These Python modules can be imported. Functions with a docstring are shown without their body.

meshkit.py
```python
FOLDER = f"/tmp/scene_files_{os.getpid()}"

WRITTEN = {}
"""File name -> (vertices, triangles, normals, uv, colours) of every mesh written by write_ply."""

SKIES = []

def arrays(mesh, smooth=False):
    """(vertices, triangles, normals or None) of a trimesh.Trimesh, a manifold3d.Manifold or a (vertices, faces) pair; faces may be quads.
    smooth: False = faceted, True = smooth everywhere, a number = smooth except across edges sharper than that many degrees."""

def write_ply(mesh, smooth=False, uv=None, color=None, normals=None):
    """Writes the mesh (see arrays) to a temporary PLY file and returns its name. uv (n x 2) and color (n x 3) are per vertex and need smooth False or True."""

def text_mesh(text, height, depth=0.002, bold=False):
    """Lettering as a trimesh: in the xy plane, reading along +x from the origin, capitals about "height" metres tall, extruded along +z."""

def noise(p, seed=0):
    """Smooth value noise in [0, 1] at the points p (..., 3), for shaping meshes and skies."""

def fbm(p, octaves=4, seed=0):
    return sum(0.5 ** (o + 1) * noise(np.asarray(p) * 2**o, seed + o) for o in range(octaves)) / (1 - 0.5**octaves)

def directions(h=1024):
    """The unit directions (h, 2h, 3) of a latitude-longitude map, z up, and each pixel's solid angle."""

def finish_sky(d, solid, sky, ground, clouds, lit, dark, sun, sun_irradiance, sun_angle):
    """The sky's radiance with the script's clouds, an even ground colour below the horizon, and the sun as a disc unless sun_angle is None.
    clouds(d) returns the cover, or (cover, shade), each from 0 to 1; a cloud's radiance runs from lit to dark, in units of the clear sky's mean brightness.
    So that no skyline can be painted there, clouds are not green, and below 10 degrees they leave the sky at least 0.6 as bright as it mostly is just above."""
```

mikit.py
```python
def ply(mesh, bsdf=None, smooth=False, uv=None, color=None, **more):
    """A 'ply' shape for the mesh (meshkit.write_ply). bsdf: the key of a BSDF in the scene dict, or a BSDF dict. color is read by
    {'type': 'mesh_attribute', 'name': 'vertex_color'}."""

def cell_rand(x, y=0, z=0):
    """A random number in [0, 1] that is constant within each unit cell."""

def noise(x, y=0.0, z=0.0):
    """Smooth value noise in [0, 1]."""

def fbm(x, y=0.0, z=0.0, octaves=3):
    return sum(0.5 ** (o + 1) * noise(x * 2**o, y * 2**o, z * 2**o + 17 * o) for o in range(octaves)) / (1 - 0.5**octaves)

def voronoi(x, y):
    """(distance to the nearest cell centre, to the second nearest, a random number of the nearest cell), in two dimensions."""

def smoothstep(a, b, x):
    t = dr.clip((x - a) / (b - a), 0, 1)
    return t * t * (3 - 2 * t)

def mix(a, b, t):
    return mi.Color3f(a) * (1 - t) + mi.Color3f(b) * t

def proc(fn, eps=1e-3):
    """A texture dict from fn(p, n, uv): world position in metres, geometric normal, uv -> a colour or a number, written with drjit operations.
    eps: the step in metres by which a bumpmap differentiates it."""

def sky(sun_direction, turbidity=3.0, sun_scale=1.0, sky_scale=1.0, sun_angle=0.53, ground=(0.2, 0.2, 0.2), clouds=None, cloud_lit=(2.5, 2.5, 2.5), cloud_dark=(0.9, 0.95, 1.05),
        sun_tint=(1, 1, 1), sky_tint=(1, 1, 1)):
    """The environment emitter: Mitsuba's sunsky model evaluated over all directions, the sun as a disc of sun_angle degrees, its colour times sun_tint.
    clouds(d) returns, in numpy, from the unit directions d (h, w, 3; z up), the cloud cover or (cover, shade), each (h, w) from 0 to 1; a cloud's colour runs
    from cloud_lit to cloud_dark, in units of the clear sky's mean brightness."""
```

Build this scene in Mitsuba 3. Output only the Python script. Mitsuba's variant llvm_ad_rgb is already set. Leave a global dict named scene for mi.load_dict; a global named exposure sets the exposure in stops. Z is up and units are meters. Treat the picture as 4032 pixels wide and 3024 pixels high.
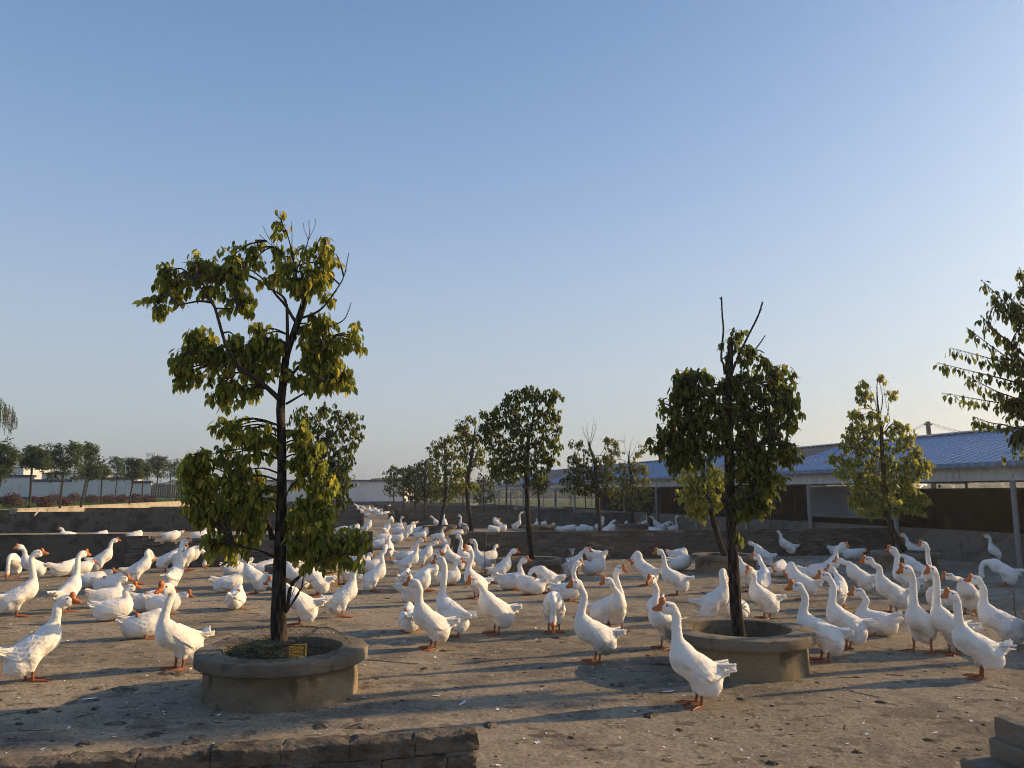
import math, random
import numpy as np, trimesh, mitsuba as mi, drjit as dr
import mikit, meshkit
from mikit import proc, noise, fbm, voronoi, smoothstep, mix, cell_rand

# ------------------------------------------------------------------ camera, sky, exposure
F_PX, W_PX, H_PX, HORIZON, EYE = 3030.0, 4032, 3024, 1942.0, 1.75      # of the photograph, in its pixels; metres
PITCH = math.atan((HORIZON - H_PX / 2) / F_PX)
CP, SP = math.cos(PITCH), math.sin(PITCH)
T4 = mi.ScalarTransform4f
scene, labels = {}, {}
scene['camera'] = {'type': 'perspective', 'fov': math.degrees(2 * math.atan(W_PX / 2 / F_PX)), 'fov_axis': 'x', 'near_clip': 0.05, 'far_clip': 6000.0,
                   'to_world': T4().look_at(origin=[0, 0, EYE], target=[0, CP, EYE + SP], up=[0, 0, 1])}
scene['haze_air'] = {'type': 'homogeneous', 'albedo': {'type': 'rgb', 'value': [.93, .95, .96]}, 'sigma_t': .0011, 'phase': {'type': 'hg', 'g': .72}}
scene['camera']['medium'] = {'type': 'ref', 'id': 'haze_air'}
scene['haze'] = {'type': 'cube', 'to_world': T4().translate([0, 900, 21.5]).scale([1900, 1900, 22.5]), 'bsdf': {'type': 'null'}, 'interior': {'type': 'ref', 'id': 'haze_air'}}
labels['haze'] = {'label': 'thin pale haze over the whole farm', 'category': 'haze', 'kind': 'stuff'}
SUN = (0.894, 0.281, 0.350)
def veil(d):
    e = np.degrees(np.arcsin(np.clip(d[..., 2], -1, 1)))
    return np.clip(0.92 * np.exp(-(e / 17.0) ** 1.3), 0, 1)            # the pale haze layer that lies along the whole horizon
scene['sky'] = mikit.sky(SUN, turbidity=3.3, sun_scale=1.25, sky_scale=1.2, sky_tint=(.82, 1.03, 1.30), sun_angle=0.7, sun_tint=(1.0, 0.92, 0.77), clouds=veil, cloud_lit=(1.45, 1.45, 1.34), cloud_dark=(1.2, 1.25, 1.2))
exposure = 2.1

# ------------------------------------------------------------------ helpers
rng = np.random.default_rng(7)
def ray(x, y): return np.array([(x - 2016) / F_PX, CP + SP * (y - 1512) / F_PX, SP - CP * (y - 1512) / F_PX])
def gp(x, y, z=0.0):                                                   # the point of height z that stands at that place of the photograph
    d = ray(x, y); return np.array([0, 0, EYE]) + d * (z - EYE) / d[2]
def at(x, y, dist):
    d = ray(x, y); return np.array([0, 0, EYE]) + d * dist / d[1]
def cr(c, x, y): return c[0] + x / c[2], c[1] + y / c[2]
_n = {}
def key(name, parent=None):
    k = name if parent is None else parent + '__' + name
    _n[k] = _n.get(k, -1) + 1
    return k if _n[k] == 0 else '%s_%03d' % (k, _n[k])
def tag(k, label=None, cat=None, group=None, kind=None):
    d = {}
    if label: d['label'] = label
    if cat: d['category'] = cat
    if group: d['group'] = group
    if kind: d['kind'] = kind
    labels[k] = d
    return k
def thing(name, label, cat, group=None): return tag(key(name), label, cat, group)
def part(name, parent, mesh, bsdf, smooth=False, color=None, label=None, kind=None, to=None):
    k = key(name, parent)
    shape = mesh if isinstance(mesh, dict) else mikit.ply(mesh, bsdf, smooth=smooth, color=color)
    scene[k] = {**shape, 'to_world': to} if to is not None else shape
    if label or kind: tag(k, label, None, None, kind)
    return k
def cat(ms):
    ms = [m if isinstance(m, tuple) else (np.array(m.vertices), np.array(m.faces)) for m in ms]
    ms = [(v, np.vstack([f[:, [0, 1, 2]], f[:, [0, 2, 3]]]) if f.shape[1] == 4 else f) for v, f in ms]
    o = np.cumsum([0] + [len(m[0]) for m in ms])
    return np.vstack([m[0] for m in ms]), np.vstack([m[1] + o[i] for i, m in enumerate(ms)])
BOXF = np.array([[0, 2, 3, 1], [4, 5, 7, 6], [0, 1, 5, 4], [2, 6, 7, 3], [0, 4, 6, 2], [1, 3, 7, 5]])
def hexa(p): return np.asarray(p, float), BOXF                          # eight corners in (x, y, z) binary order
def box(x0, x1, y0, y1, z0, z1):
    return hexa([[x, y, z] for x in (x0, x1) for y in (y0, y1) for z in (z0, z1)])
def cbox(x0, x1, y0, y1, z0, z1, c=0.006):                              # a box with chamfered edges
    import manifold3d as m3
    pts = [[sx, sy, sz] for x, dx in ((x0, 1), (x1, -1)) for y, dy in ((y0, 1), (y1, -1)) for z, dz in ((z0, 1), (z1, -1))
           for sx, sy, sz in ((x, y + dy * c, z + dz * c), (x + dx * c, y, z + dz * c), (x + dx * c, y + dy * c, z))]
    m = m3.Manifold.hull_points(np.array(pts, float)).to_mesh()
    return np.array(m.vert_properties[:, :3], float), np.array(m.tri_verts, int)
# the yard's own axes: its walls run along AX_S (to the right) and AX_T (away)
O_ = np.array([-3.5, 19.7]); SL = .215; AX_S = np.array([1, SL]) / math.hypot(1, SL); AX_T = np.array([-SL, 1]) / math.hypot(1, SL)
def st(s, t, z=0.0): return np.array([*(O_ + AX_S * s + AX_T * t), z])
def yard(m):                                                            # from (s, t, z) to the world
    v = np.asarray(m[0], float)
    return np.column_stack([O_ + v[:, :1] * AX_S + v[:, 1:2] * AX_T, v[:, 2]]), m[1]
SH_O = np.array([12.25, 18.7]); SH_T = np.array([-.268, 1]) / math.hypot(1, .268); SH_S = np.array([1, .268]) / math.hypot(1, .268)
def hp_(s, t, z=0.0): return np.array([*(SH_O + SH_S * s + SH_T * t), z])  # the shed's axes: s behind its front, t along it
def shed(m):
    v = np.asarray(m[0], float); return np.column_stack([SH_O + v[:, :1] * SH_S + v[:, 1:2] * SH_T, v[:, 2]]), m[1]
def sbox(s0, s1, t0, t1, z0, z1): return shed(box(s0, s1, t0, t1, z0, z1))
def s_end(t):                                                           # where a pen wall at t meets the shed's front wall
    a = np.column_stack([AX_S, -SH_T]); return float(np.linalg.solve(a, SH_O - O_ - AX_T * t)[0])
def ybox(s0, s1, t0, t1, z0, z1): return yard(box(s0, s1, t0, t1, z0, z1))
def tube(pts, rad, sides=6, cap=True):
    p = np.asarray(pts, float); rad = np.broadcast_to(rad, (len(p),))
    t = np.gradient(p, axis=0); t /= np.linalg.norm(t, axis=1, keepdims=True) + 1e-12
    a = np.cross(t, np.where(np.abs(t[:, 2:]) < .9, [0, 0, 1.], [1., 0, 0])); a /= np.linalg.norm(a, axis=1, keepdims=True) + 1e-12
    b = np.cross(t, a); g = np.arange(sides) * 2 * np.pi / sides
    v = (p[:, None] + rad[:, None, None] * (np.cos(g)[None, :, None] * a[:, None] + np.sin(g)[None, :, None] * b[:, None])).reshape(-1, 3)
    i, j = np.meshgrid(np.arange(len(p) - 1), np.arange(sides), indexing='ij')
    q = np.stack([i * sides + j, i * sides + (j + 1) % sides, (i + 1) * sides + (j + 1) % sides, (i + 1) * sides + j], -1).reshape(-1, 4)
    f = np.vstack([q[:, [0, 1, 2]], q[:, [0, 2, 3]]])
    if cap:
        n = len(p); v = np.vstack([v, p[0], p[-1]]); k = np.arange(sides)
        f = np.vstack([f, np.stack([(k + 1) % sides, k, k * 0 + n * sides], 1), np.stack([(n - 1) * sides + k, (n - 1) * sides + (k + 1) % sides, k * 0 + n * sides + 1], 1)])
    return v, f[:, ::-1]
def lathe(prof, n=64, jit=0.0, seed=0):                                 # closed profile (r, z) around the z axis
    pr = np.asarray(prof, float); g = np.arange(n) * 2 * np.pi / n
    v = np.stack([pr[:, None, 0] * np.cos(g), pr[:, None, 0] * np.sin(g), pr[:, None, 1] + 0 * g], -1).reshape(-1, 3)
    if jit: v += (meshkit.fbm(v * 9 + seed, 3)[:, None] - .5) * jit * np.array([1, 1, .7])
    m = len(pr); i, j = np.meshgrid(np.arange(m), np.arange(n), indexing='ij')
    return v, np.stack([i * n + j, i * n + (j + 1) % n, (i + 1) % m * n + (j + 1) % n, (i + 1) % m * n + j], -1).reshape(-1, 4)
def spline(pts, n=12):                                                  # Catmull-Rom through the rows of pts
    p = np.asarray(pts, float)
    if len(p) == 2: return p[0] + (p[1] - p[0]) * np.linspace(0, 1, n)[:, None]
    q = np.vstack([2 * p[0] - p[1], p, 2 * p[-1] - p[-2]]); out = []
    for u in np.linspace(0, len(p) - 1 - 1e-9, n):
        i = int(u); t = u - i; a, b, c, d = q[i:i + 4]
        out.append(.5 * (2 * b + (c - a) * t + (2 * a - 5 * b + 4 * c - d) * t * t + (3 * b - a - 3 * c + d) * t ** 3))
    return np.array(out)
def rotz(a): return np.array([[math.cos(a), -math.sin(a), 0], [math.sin(a), math.cos(a), 0], [0, 0, 1.]])
def roty(a): return np.array([[math.cos(a), 0, math.sin(a)], [0, 1, 0], [-math.sin(a), 0, math.cos(a)]])
def mat4(R, t):
    m = np.eye(4); m[:3, :3] = R; m[:3, 3] = t; return m
def tw(m): return T4(np.asarray(m, float).tolist())
def nets(fn, lo, hi, h):                                                # naive surface nets of fn < 0
    ax = [np.arange(a, b + h, h) for a, b in zip(lo, hi)]
    g = np.stack(np.meshgrid(*ax, indexing='ij'), -1); V = fn(g.reshape(-1, 3)).reshape(g.shape[:3]); S = V < 0
    c = [np.s_[:-1], np.s_[1:]]; n = np.array(S.shape) - 1
    acc, num = np.zeros((*n, 3)), np.zeros(n)
    idx = np.stack(np.meshgrid(*[np.arange(k) for k in n], indexing='ij'), -1).astype(float)
    for d in range(3):
        for a in (0, 1):
            for b in (0, 1):
                o = [0, 0, 0]; e = [x for x in range(3) if x != d]; o[e[0]], o[e[1]] = a, b
                s0 = tuple(c[o[k]] if k != d else c[0] for k in range(3)); s1 = tuple(c[o[k]] if k != d else c[1] for k in range(3))
                cross = S[s0] != S[s1]
                t = np.where(cross, V[s0] / np.where(cross, V[s0] - V[s1], 1), 0)
                p = np.array(o, float) + np.zeros((*n, 3)); p[..., d] = t
                acc += np.where(cross[..., None], p, 0); num += cross
    act = num > 0; ids = -np.ones(n, int); ids[act] = np.arange(act.sum())
    v = (idx[act] + acc[act] / num[act][:, None]) * h + np.array([x[0] for x in ax])
    F = []
    for d in range(3):
        e = [(d + 1) % 3, (d + 2) % 3]; sl0 = [slice(1, -1)] * 3; sl1 = [slice(1, -1)] * 3
        sl0[d], sl1[d] = slice(0, -1), slice(1, None)
        A, B = S[tuple(sl0)], S[tuple(sl1)]
        for flip, mk in ((False, A & ~B), (True, ~A & B)):
            q = np.argwhere(mk); 
            if not len(q): continue
            q = q + np.array([0 if k == d else 1 for k in range(3)])
            def cell(da, db):
                r = q.copy(); r[:, e[0]] -= da; r[:, e[1]] -= db; return ids[r[:, 0], r[:, 1], r[:, 2]]
            Q = np.stack([cell(1, 1), cell(0, 1), cell(0, 0), cell(1, 0)], 1)
            F.append(Q[:, ::-1] if flip else Q)
    return v, np.vstack(F)

# ------------------------------------------------------------------ materials
def two(b): return {'type': 'twosided', 'bsdf': b}
def pr(c, rough=.8, **k): return two({'type': 'principled', 'base_color': c if isinstance(c, dict) else {'type': 'rgb', 'value': list(c)}, 'roughness': rough, 'specular': k.pop('specular', .3), **k})
def bump(b, fn, scale=1.0, eps=2e-3): return {'type': 'bumpmap', 'arbitrary': proc(fn, eps), 'scale': scale, 'bsdf': b}
VC = {'type': 'mesh_attribute', 'name': 'vertex_color'}
def ground_c(p, n, uv):
    x, y = p.x, p.y
    c = mix((.168, .138, .098), (.23, .191, .140), smoothstep(.3, .7, fbm(x * .55, y * .55, 3, octaves=4)))
    c = mix(c, (.125, .106, .082), .75 * smoothstep(.52, .72, fbm(x * 2.3 + 9, y * 3.1, 1, octaves=4)))
    c = mix(c, (.29, .24, .175), .6 * smoothstep(.60, .78, fbm(x * 5.1, y * 7.3 + 31, 5, octaves=3)))
    c = mix(c, (.09, .075, .057), .8 * smoothstep(.66, .76, fbm(x * 6.7 + 71, y * 9.3, 8, octaves=3)))
    d, _, r = voronoi(x * 16, y * 16)
    c = mix(c, (.10, .08, .06), smoothstep(.16, .08, d) * (r > .80) * .85)
    d, _, r = voronoi(x * 23 + 5, y * 23)
    c = mix(c, (.55, .51, .44), smoothstep(.13, .07, d) * (r > .88) * .7)
    return c * (.72 + .56 * noise(x * 55, y * 55))
def ground_h(p, n, uv): return .012 * fbm(p.x * 3, p.y * 3, 0, octaves=3) + .006 * fbm(p.x * 22, p.y * 22, 2, octaves=3)
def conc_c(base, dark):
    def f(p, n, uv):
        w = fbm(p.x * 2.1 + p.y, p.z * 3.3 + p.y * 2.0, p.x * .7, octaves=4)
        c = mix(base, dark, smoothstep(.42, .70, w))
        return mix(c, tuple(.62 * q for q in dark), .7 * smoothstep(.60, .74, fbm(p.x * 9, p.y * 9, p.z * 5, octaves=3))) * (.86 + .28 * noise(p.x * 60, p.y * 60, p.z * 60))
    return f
def rough_h(p, n, uv): return .004 * fbm(p.x * 30, p.y * 30, p.z * 30, octaves=3) + .006 * fbm(p.x * 7, p.y * 7, p.z * 7, octaves=2)
def bark_c(p, n, uv): return mix((.016, .013, .010), (.062, .050, .038), smoothstep(.38, .68, fbm(p.x * 55, p.y * 55, p.z * 9, octaves=3)))
def bark_h(p, n, uv): return .010 * fbm(p.x * 60, p.y * 60, p.z * 10, octaves=3)
def brick_wall_c(p, n, uv):                                             # only for walls too far off to tell the bricks apart
    s = (p.x + 3.5) * .977 + (p.y - 19.7) * .210
    row = dr.floor(p.z / .068); u = s / .25 + .5 * (row - 2 * dr.floor(row / 2))
    j = .8 * dr.maximum(smoothstep(.06, .0, dr.minimum(u - dr.floor(u), 1 - (u - dr.floor(u)))), smoothstep(.2, .0, p.z / .068 - row))
    return mix(mix((.065, .056, .047), (.125, .108, .088), cell_rand(dr.floor(u), row, 4)), (.17, .15, .125), j)
def brick_c(p, n, uv): return mix((.105, .09, .073), (.165, .144, .116), fbm(p.x * 4, p.y * 4, p.z * 12, octaves=3)) * (.75 + .5 * noise(p.x * 40, p.y * 40, p.z * 40))
def old_brick_c(p, n, uv):
    c = mix((.125, .105, .082), (.078, .066, .052), smoothstep(.4, .66, fbm(p.x * 9, p.y * 9, p.z * 9, octaves=4)))
    return mix(c, (.05, .044, .038), .8 * smoothstep(.58, .74, fbm(p.x * 13 + 5, p.y * 13, p.z * 17, octaves=3))) * (.7 + .6 * noise(p.x * 130, p.y * 130, p.z * 130))
def old_brick_h(p, n, uv): return .010 * fbm(p.x * 60, p.y * 60, p.z * 60, octaves=3)
def grass_c(p, n, uv): return mix((.045, .075, .018), (.085, .115, .030), fbm(p.x * .7, p.y * .7, 2, octaves=4))
def field_c(p, n, uv):
    c = mix((.045, .065, .022), (.07, .088, .034), fbm(p.x * .05, p.y * .09, 2, octaves=3))
    return mix(c, (.13, .11, .07), smoothstep(.52, .60, fbm(p.x * .012 + 4, p.y * .035, 7, octaves=2)))
def rib_sheen(p):                                                             # 1 on a sheet's ribs, 0 between them: mask for painted sky-reflection stripes
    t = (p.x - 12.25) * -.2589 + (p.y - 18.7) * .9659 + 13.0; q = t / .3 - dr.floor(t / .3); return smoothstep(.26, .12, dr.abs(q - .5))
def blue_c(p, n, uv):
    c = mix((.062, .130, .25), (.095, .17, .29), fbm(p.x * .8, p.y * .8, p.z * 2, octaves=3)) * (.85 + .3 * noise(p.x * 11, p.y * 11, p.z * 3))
    return mix(c, (.20, .30, .44), .5 * rib_sheen(p))  # sky sheen along the ribs, put into the blue as lighter stripes
def rust_c(p, n, uv): return (.8 + .45 * rib_sheen(p)) * mix((.145, .105, .075), (.23, .175, .125), fbm(p.x * .9, p.y * .9, p.z * 3, octaves=3))  # the same reflected-sky stripes, painted into the brown sheets
def white_c(p, n, uv): return mix((.56, .57, .57), (.44, .45, .46), smoothstep(.4, .75, fbm(p.x * 1.3, p.y * 1.3, p.z * 3, octaves=3)))
def plume_h(p, n, uv): return .008 * fbm(p.x * 50, p.y * 50, p.z * 50, octaves=3)
def wing_c(p, n, uv): return mix((.79, .77, .73), (.66, .62, .55), .8 * smoothstep(.52, .72, fbm(p.x * 11, p.y * 11, p.z * 11, octaves=3)))
def curtain_c(p, n, uv): return mix((.015, .020, .025), (.025, .030, .035), fbm(p.x * 2, p.y * 2, p.z * .8, octaves=4))
MATS = dict(
    ground_mat=bump(pr(proc(ground_c), .95, specular=.1), ground_h), grass_mat=pr(proc(grass_c), .95, specular=.1), field_mat=pr(proc(field_c), .95, specular=.1),
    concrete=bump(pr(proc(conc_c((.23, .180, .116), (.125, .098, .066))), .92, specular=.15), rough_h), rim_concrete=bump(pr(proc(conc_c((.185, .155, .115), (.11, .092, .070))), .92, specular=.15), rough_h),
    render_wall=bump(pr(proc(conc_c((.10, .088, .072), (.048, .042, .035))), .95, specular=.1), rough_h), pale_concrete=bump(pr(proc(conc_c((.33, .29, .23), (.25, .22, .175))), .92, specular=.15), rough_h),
    shed_wall=bump(pr(proc(conc_c((.17, .15, .125), (.12, .105, .088))), .95, specular=.1), rough_h),
    brick=pr(proc(brick_c), .95, specular=.1), course_brick=pr(VC, .95, specular=.1), far_brick=pr(proc(brick_wall_c), .95, specular=.1), mortar=pr((.17, .152, .128), .95), old_brick=bump(pr(proc(old_brick_c), .95, specular=.1), old_brick_h, 1.0, 1e-3),
    bark=bump(pr(proc(bark_c), .95, specular=.1), bark_h, 1.0, 1e-3), twig=pr((.035, .028, .021), .9), soil=bump(pr(proc(conc_c((.075, .058, .042), (.045, .035, .026))), .98, specular=.05), rough_h, 3.0),
    leaf={'type': 'principledthin', 'base_color': VC, 'roughness': .42, 'diff_trans': 1.3, 'spec_trans': 0.0}, far_leaf=pr(VC, .75, specular=.2),
    plumage=bump(pr(VC, .9, specular=.06), plume_h, 1.0, 2e-3), wing_feather=bump(pr(proc(wing_c), .88, specular=.08), plume_h, .7, 2e-3), bill=pr((.47, .145, .035), .42, specular=.45), foot=pr((.27, .085, .034), .6), eye=pr((.012, .009, .008), .12, specular=.7),
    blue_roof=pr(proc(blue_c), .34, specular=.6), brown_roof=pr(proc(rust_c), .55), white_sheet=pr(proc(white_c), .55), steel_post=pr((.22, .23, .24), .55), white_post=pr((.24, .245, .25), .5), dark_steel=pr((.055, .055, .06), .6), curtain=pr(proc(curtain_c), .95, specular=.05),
    black_panel=pr((.020, .021, .024), .8), grey_panel=pr((.42, .60, .82), .55), white_paint=pr((.60, .585, .56), .8), coping=pr((.022, .030, .085), .6), navy=pr((.020, .030, .085), .7),
    wire=pr((.055, .072, .058), .6), yellow_plastic=pr((.30, .20, .025), .45, specular=.5), straw=pr(VC, .9), white_fluff=pr((.78, .75, .70), .9), dung=pr((.040, .032, .022), .85), pole=pr((.075, .055, .05), .8), pale_wood=pr((.40, .35, .27), .85), shrub_leaf=pr(VC, .8, specular=.15),
)
scene.update(MATS)

# ------------------------------------------------------------------ ground
def struct(name, mesh, bsdf, **k):
    kk = part(name, None, mesh, bsdf, **k); tag(kk, kind='structure'); return kk
struct('ground', (np.array([[-1800, -60, 0], [1800, -60, 0], [1800, 2700, 0], [-1800, 2700, 0.]]), np.array([[0, 1, 2], [0, 2, 3]])), 'ground_mat')
def sheet(st_pts, z):
    v = np.array([st(s, t, z) for s, t in st_pts]); return v, np.array([[0, i, i + 1] for i in range(1, len(v) - 1)])
struct('field', sheet([(24, -30), (1600, -30), (1600, 118), (24, 118)], .004), 'field_mat')
struct('far_field', sheet([(-300, 118), (1600, 118), (1600, 2200), (-300, 2200)], .005), 'field_mat')
struct('raised_bank', cat([ybox(-160, -15.35, 18.8, 112, -.2, 1.0)]), 'grass_mat')
struct('path', cat([ybox(-15.95, -15.35, 18.8, 112, 1.004, 1.03)]), 'pale_concrete')
def blades(n, fn, h0, h1, w, seed):                                     # thin upright blades over a patch
    r = np.random.default_rng(seed); p = fn(r, n); a = r.uniform(0, 2 * np.pi, n); h = r.uniform(h0, h1, n)
    d = np.stack([np.cos(a), np.sin(a), 0 * a], 1) * w; lean = r.normal(0, .35, (n, 3)) * h[:, None]; lean[:, 2] = h
    v = np.stack([p - d, p + d, p + lean], 1).reshape(-1, 3)
    return v, np.arange(3 * n).reshape(-1, 3)
def on_bank(r, n):
    s, t = r.uniform(-42, -16.0, n), r.uniform(19, 80, n); return np.column_stack([O_ + s[:, None] * AX_S + t[:, None] * AX_T, np.full(n, 1.0)])
bl = blades(30000, on_bank, .06, .16, .02, 3)
tag(part('lawn_grass', None, bl, 'far_leaf', color=np.repeat(np.random.default_rng(4).uniform(.6, 1.3, (30000, 1)) * np.array([[.045, .08, .016]]), 3, 0)), 'short green lawn on the raised bank at the left', 'grass', kind='stuff')

# ------------------------------------------------------------------ pen walls
BR, BH, BW = .25, .068, .115
def brick_run(s0, s1, t0, z1, holes=lambda s, r: False, rows=None, dep=.115, seed=0):
    r = np.random.default_rng(seed); ms, tone = [], []; n = int(round(z1 / BH)) if rows is None else rows
    for row in range(n):
        s = s0 - (BR / 2 if row % 2 else 0)
        while s < s1 - .03:
            a, b = max(s, s0) + .004, min(s + BR, s1) - .004
            if b - a > .04 and not holes((a + b) / 2, row):
                j = r.normal(0, .004, 2)
                ms.append(ybox(a, b, t0 + j[0], t0 + dep + j[1], row * BH + .005, row * BH + BH - .005)); tone.append(np.tile(np.array([.098, .085, .069]) * r.uniform(.62, 1.3), (8, 1)))
            s += BR
    return cat(ms), np.vstack(tone)
def wall_core(s0, s1, t0, z1, dep=.115): return ybox(s0 + .006, s1 - .006, t0 + .006, t0 + dep - .006, 0, z1 - .010)
HW = .75
# left wall of the yard: plaster on its left half, brick with a broken top to the right
w = thing('left_pen_wall', 'low dark wall on the left, half plastered, half brick with a broken top', 'wall', 'low walls between the pens')
tp = -5.0                                                              # where the plaster ends
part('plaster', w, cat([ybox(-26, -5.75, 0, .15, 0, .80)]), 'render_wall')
gap = lambda s, r: (-5.35 < s < -3.75 and r >= 10) or (-5.25 < s < -4.15 and r >= 9 and not (-4.75 < s < -4.5)) or (-5.0 < s < -4.3 and r >= 8 and int(s * 4) % 2 == 0)
bm, bc = brick_run(-5.75, -.24, .01, HW, gap, 11, seed=1); part('bricks', w, bm, 'course_brick', color=bc, kind='stuff')
part('mortar', w, cat([ybox(-5.72, -5.40, .018, .12, 0, HW - .012), ybox(-5.40, -3.75, .018, .12, 0, 8 * BH - .01), ybox(-3.75, -.25, .018, .12, 0, HW - .012)]), 'mortar')
part('pier', w, yard(cbox(-.24, 0, -.10, .26, 0, .80, .012)), 'render_wall')
rb = random.Random(5)
for i in range(9):                                                      # loose bricks left lying on the broken edge
    s = -5.3 + i * .19 + rb.uniform(-.05, .05)
    z = 8 * BH + (.002 if -5.0 < s < -4.3 else BH * (1 + (i % 2)) + .002)
    b = cbox(-.115, .115, -.055, .055, 0, .06, .005); a = math.atan(SL) + rb.uniform(-.5, .5)
    part('loose_brick', w, (b[0] @ rotz(a).T + st(s, .065, z), b[1]), 'brick')
# stepped wall on the right of the aisle
w = thing('right_pen_wall', 'long low brown brick wall across the right half, with a stepped end', 'wall', 'low walls between the pens')
bm, bc = brick_run(2.9, s_end(0), .01, HW, seed=2); part('bricks', w, bm, 'course_brick', color=bc, kind='stuff')
part('mortar', w, wall_core(2.9, s_end(0), .01, HW), 'mortar')
part('pier', w, yard(cbox(2.44, 2.9, -.08, .24, 0, .76, .012)), 'render_wall')
part('step', w, yard(cbox(2.06, 2.438, -.05, .22, 0, .60, .012)), 'render_wall')
# the pens further back, left and right of the aisle
for t, zl, zr, ll, lr in ((18.6, .92, .75, 'second left pen wall, smooth and dark, behind the broken wall', 'second right pen wall, brick, behind the second pen'), (28, .92, .75, 'third left pen wall, a dark strip above the second', 'third right pen wall of brick, behind the second'),
                          (43, .75, .75, 'fourth left pen wall end beside the far aisle crowd', 'fourth right pen wall, thin line behind the third'), (62, .75, .75, 'fifth left pen wall in the far distance', 'fifth right pen wall, furthest thin line on the right')):
    w = thing('pen_wall', ll, 'wall', 'low walls between the pens')
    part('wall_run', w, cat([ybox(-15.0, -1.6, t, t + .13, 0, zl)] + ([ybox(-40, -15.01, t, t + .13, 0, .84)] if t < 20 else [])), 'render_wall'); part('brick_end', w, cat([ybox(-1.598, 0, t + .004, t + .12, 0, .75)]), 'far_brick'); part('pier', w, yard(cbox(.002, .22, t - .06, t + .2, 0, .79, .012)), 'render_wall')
    w = thing('pen_wall', lr, 'wall', 'low walls between the pens')
    part('wall_run', w, cat([ybox(2.6, s_end(t), t, t + .12, 0, zr)]), 'far_brick'); part('pier', w, yard(cbox(2.3, 2.598, t - .06, t + .2, 0, zr + .03, .012)), 'render_wall')
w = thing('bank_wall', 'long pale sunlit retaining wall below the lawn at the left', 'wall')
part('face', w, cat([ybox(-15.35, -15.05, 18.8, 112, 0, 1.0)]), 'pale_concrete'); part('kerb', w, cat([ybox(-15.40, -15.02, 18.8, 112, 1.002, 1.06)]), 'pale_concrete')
w = thing('shed_front_wall', 'low plastered wall running along the front of the shed', 'wall')
part('wall_run', w, cat([sbox(.02, .16, -13, 60, 0, .78)]), 'shed_wall')

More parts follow.
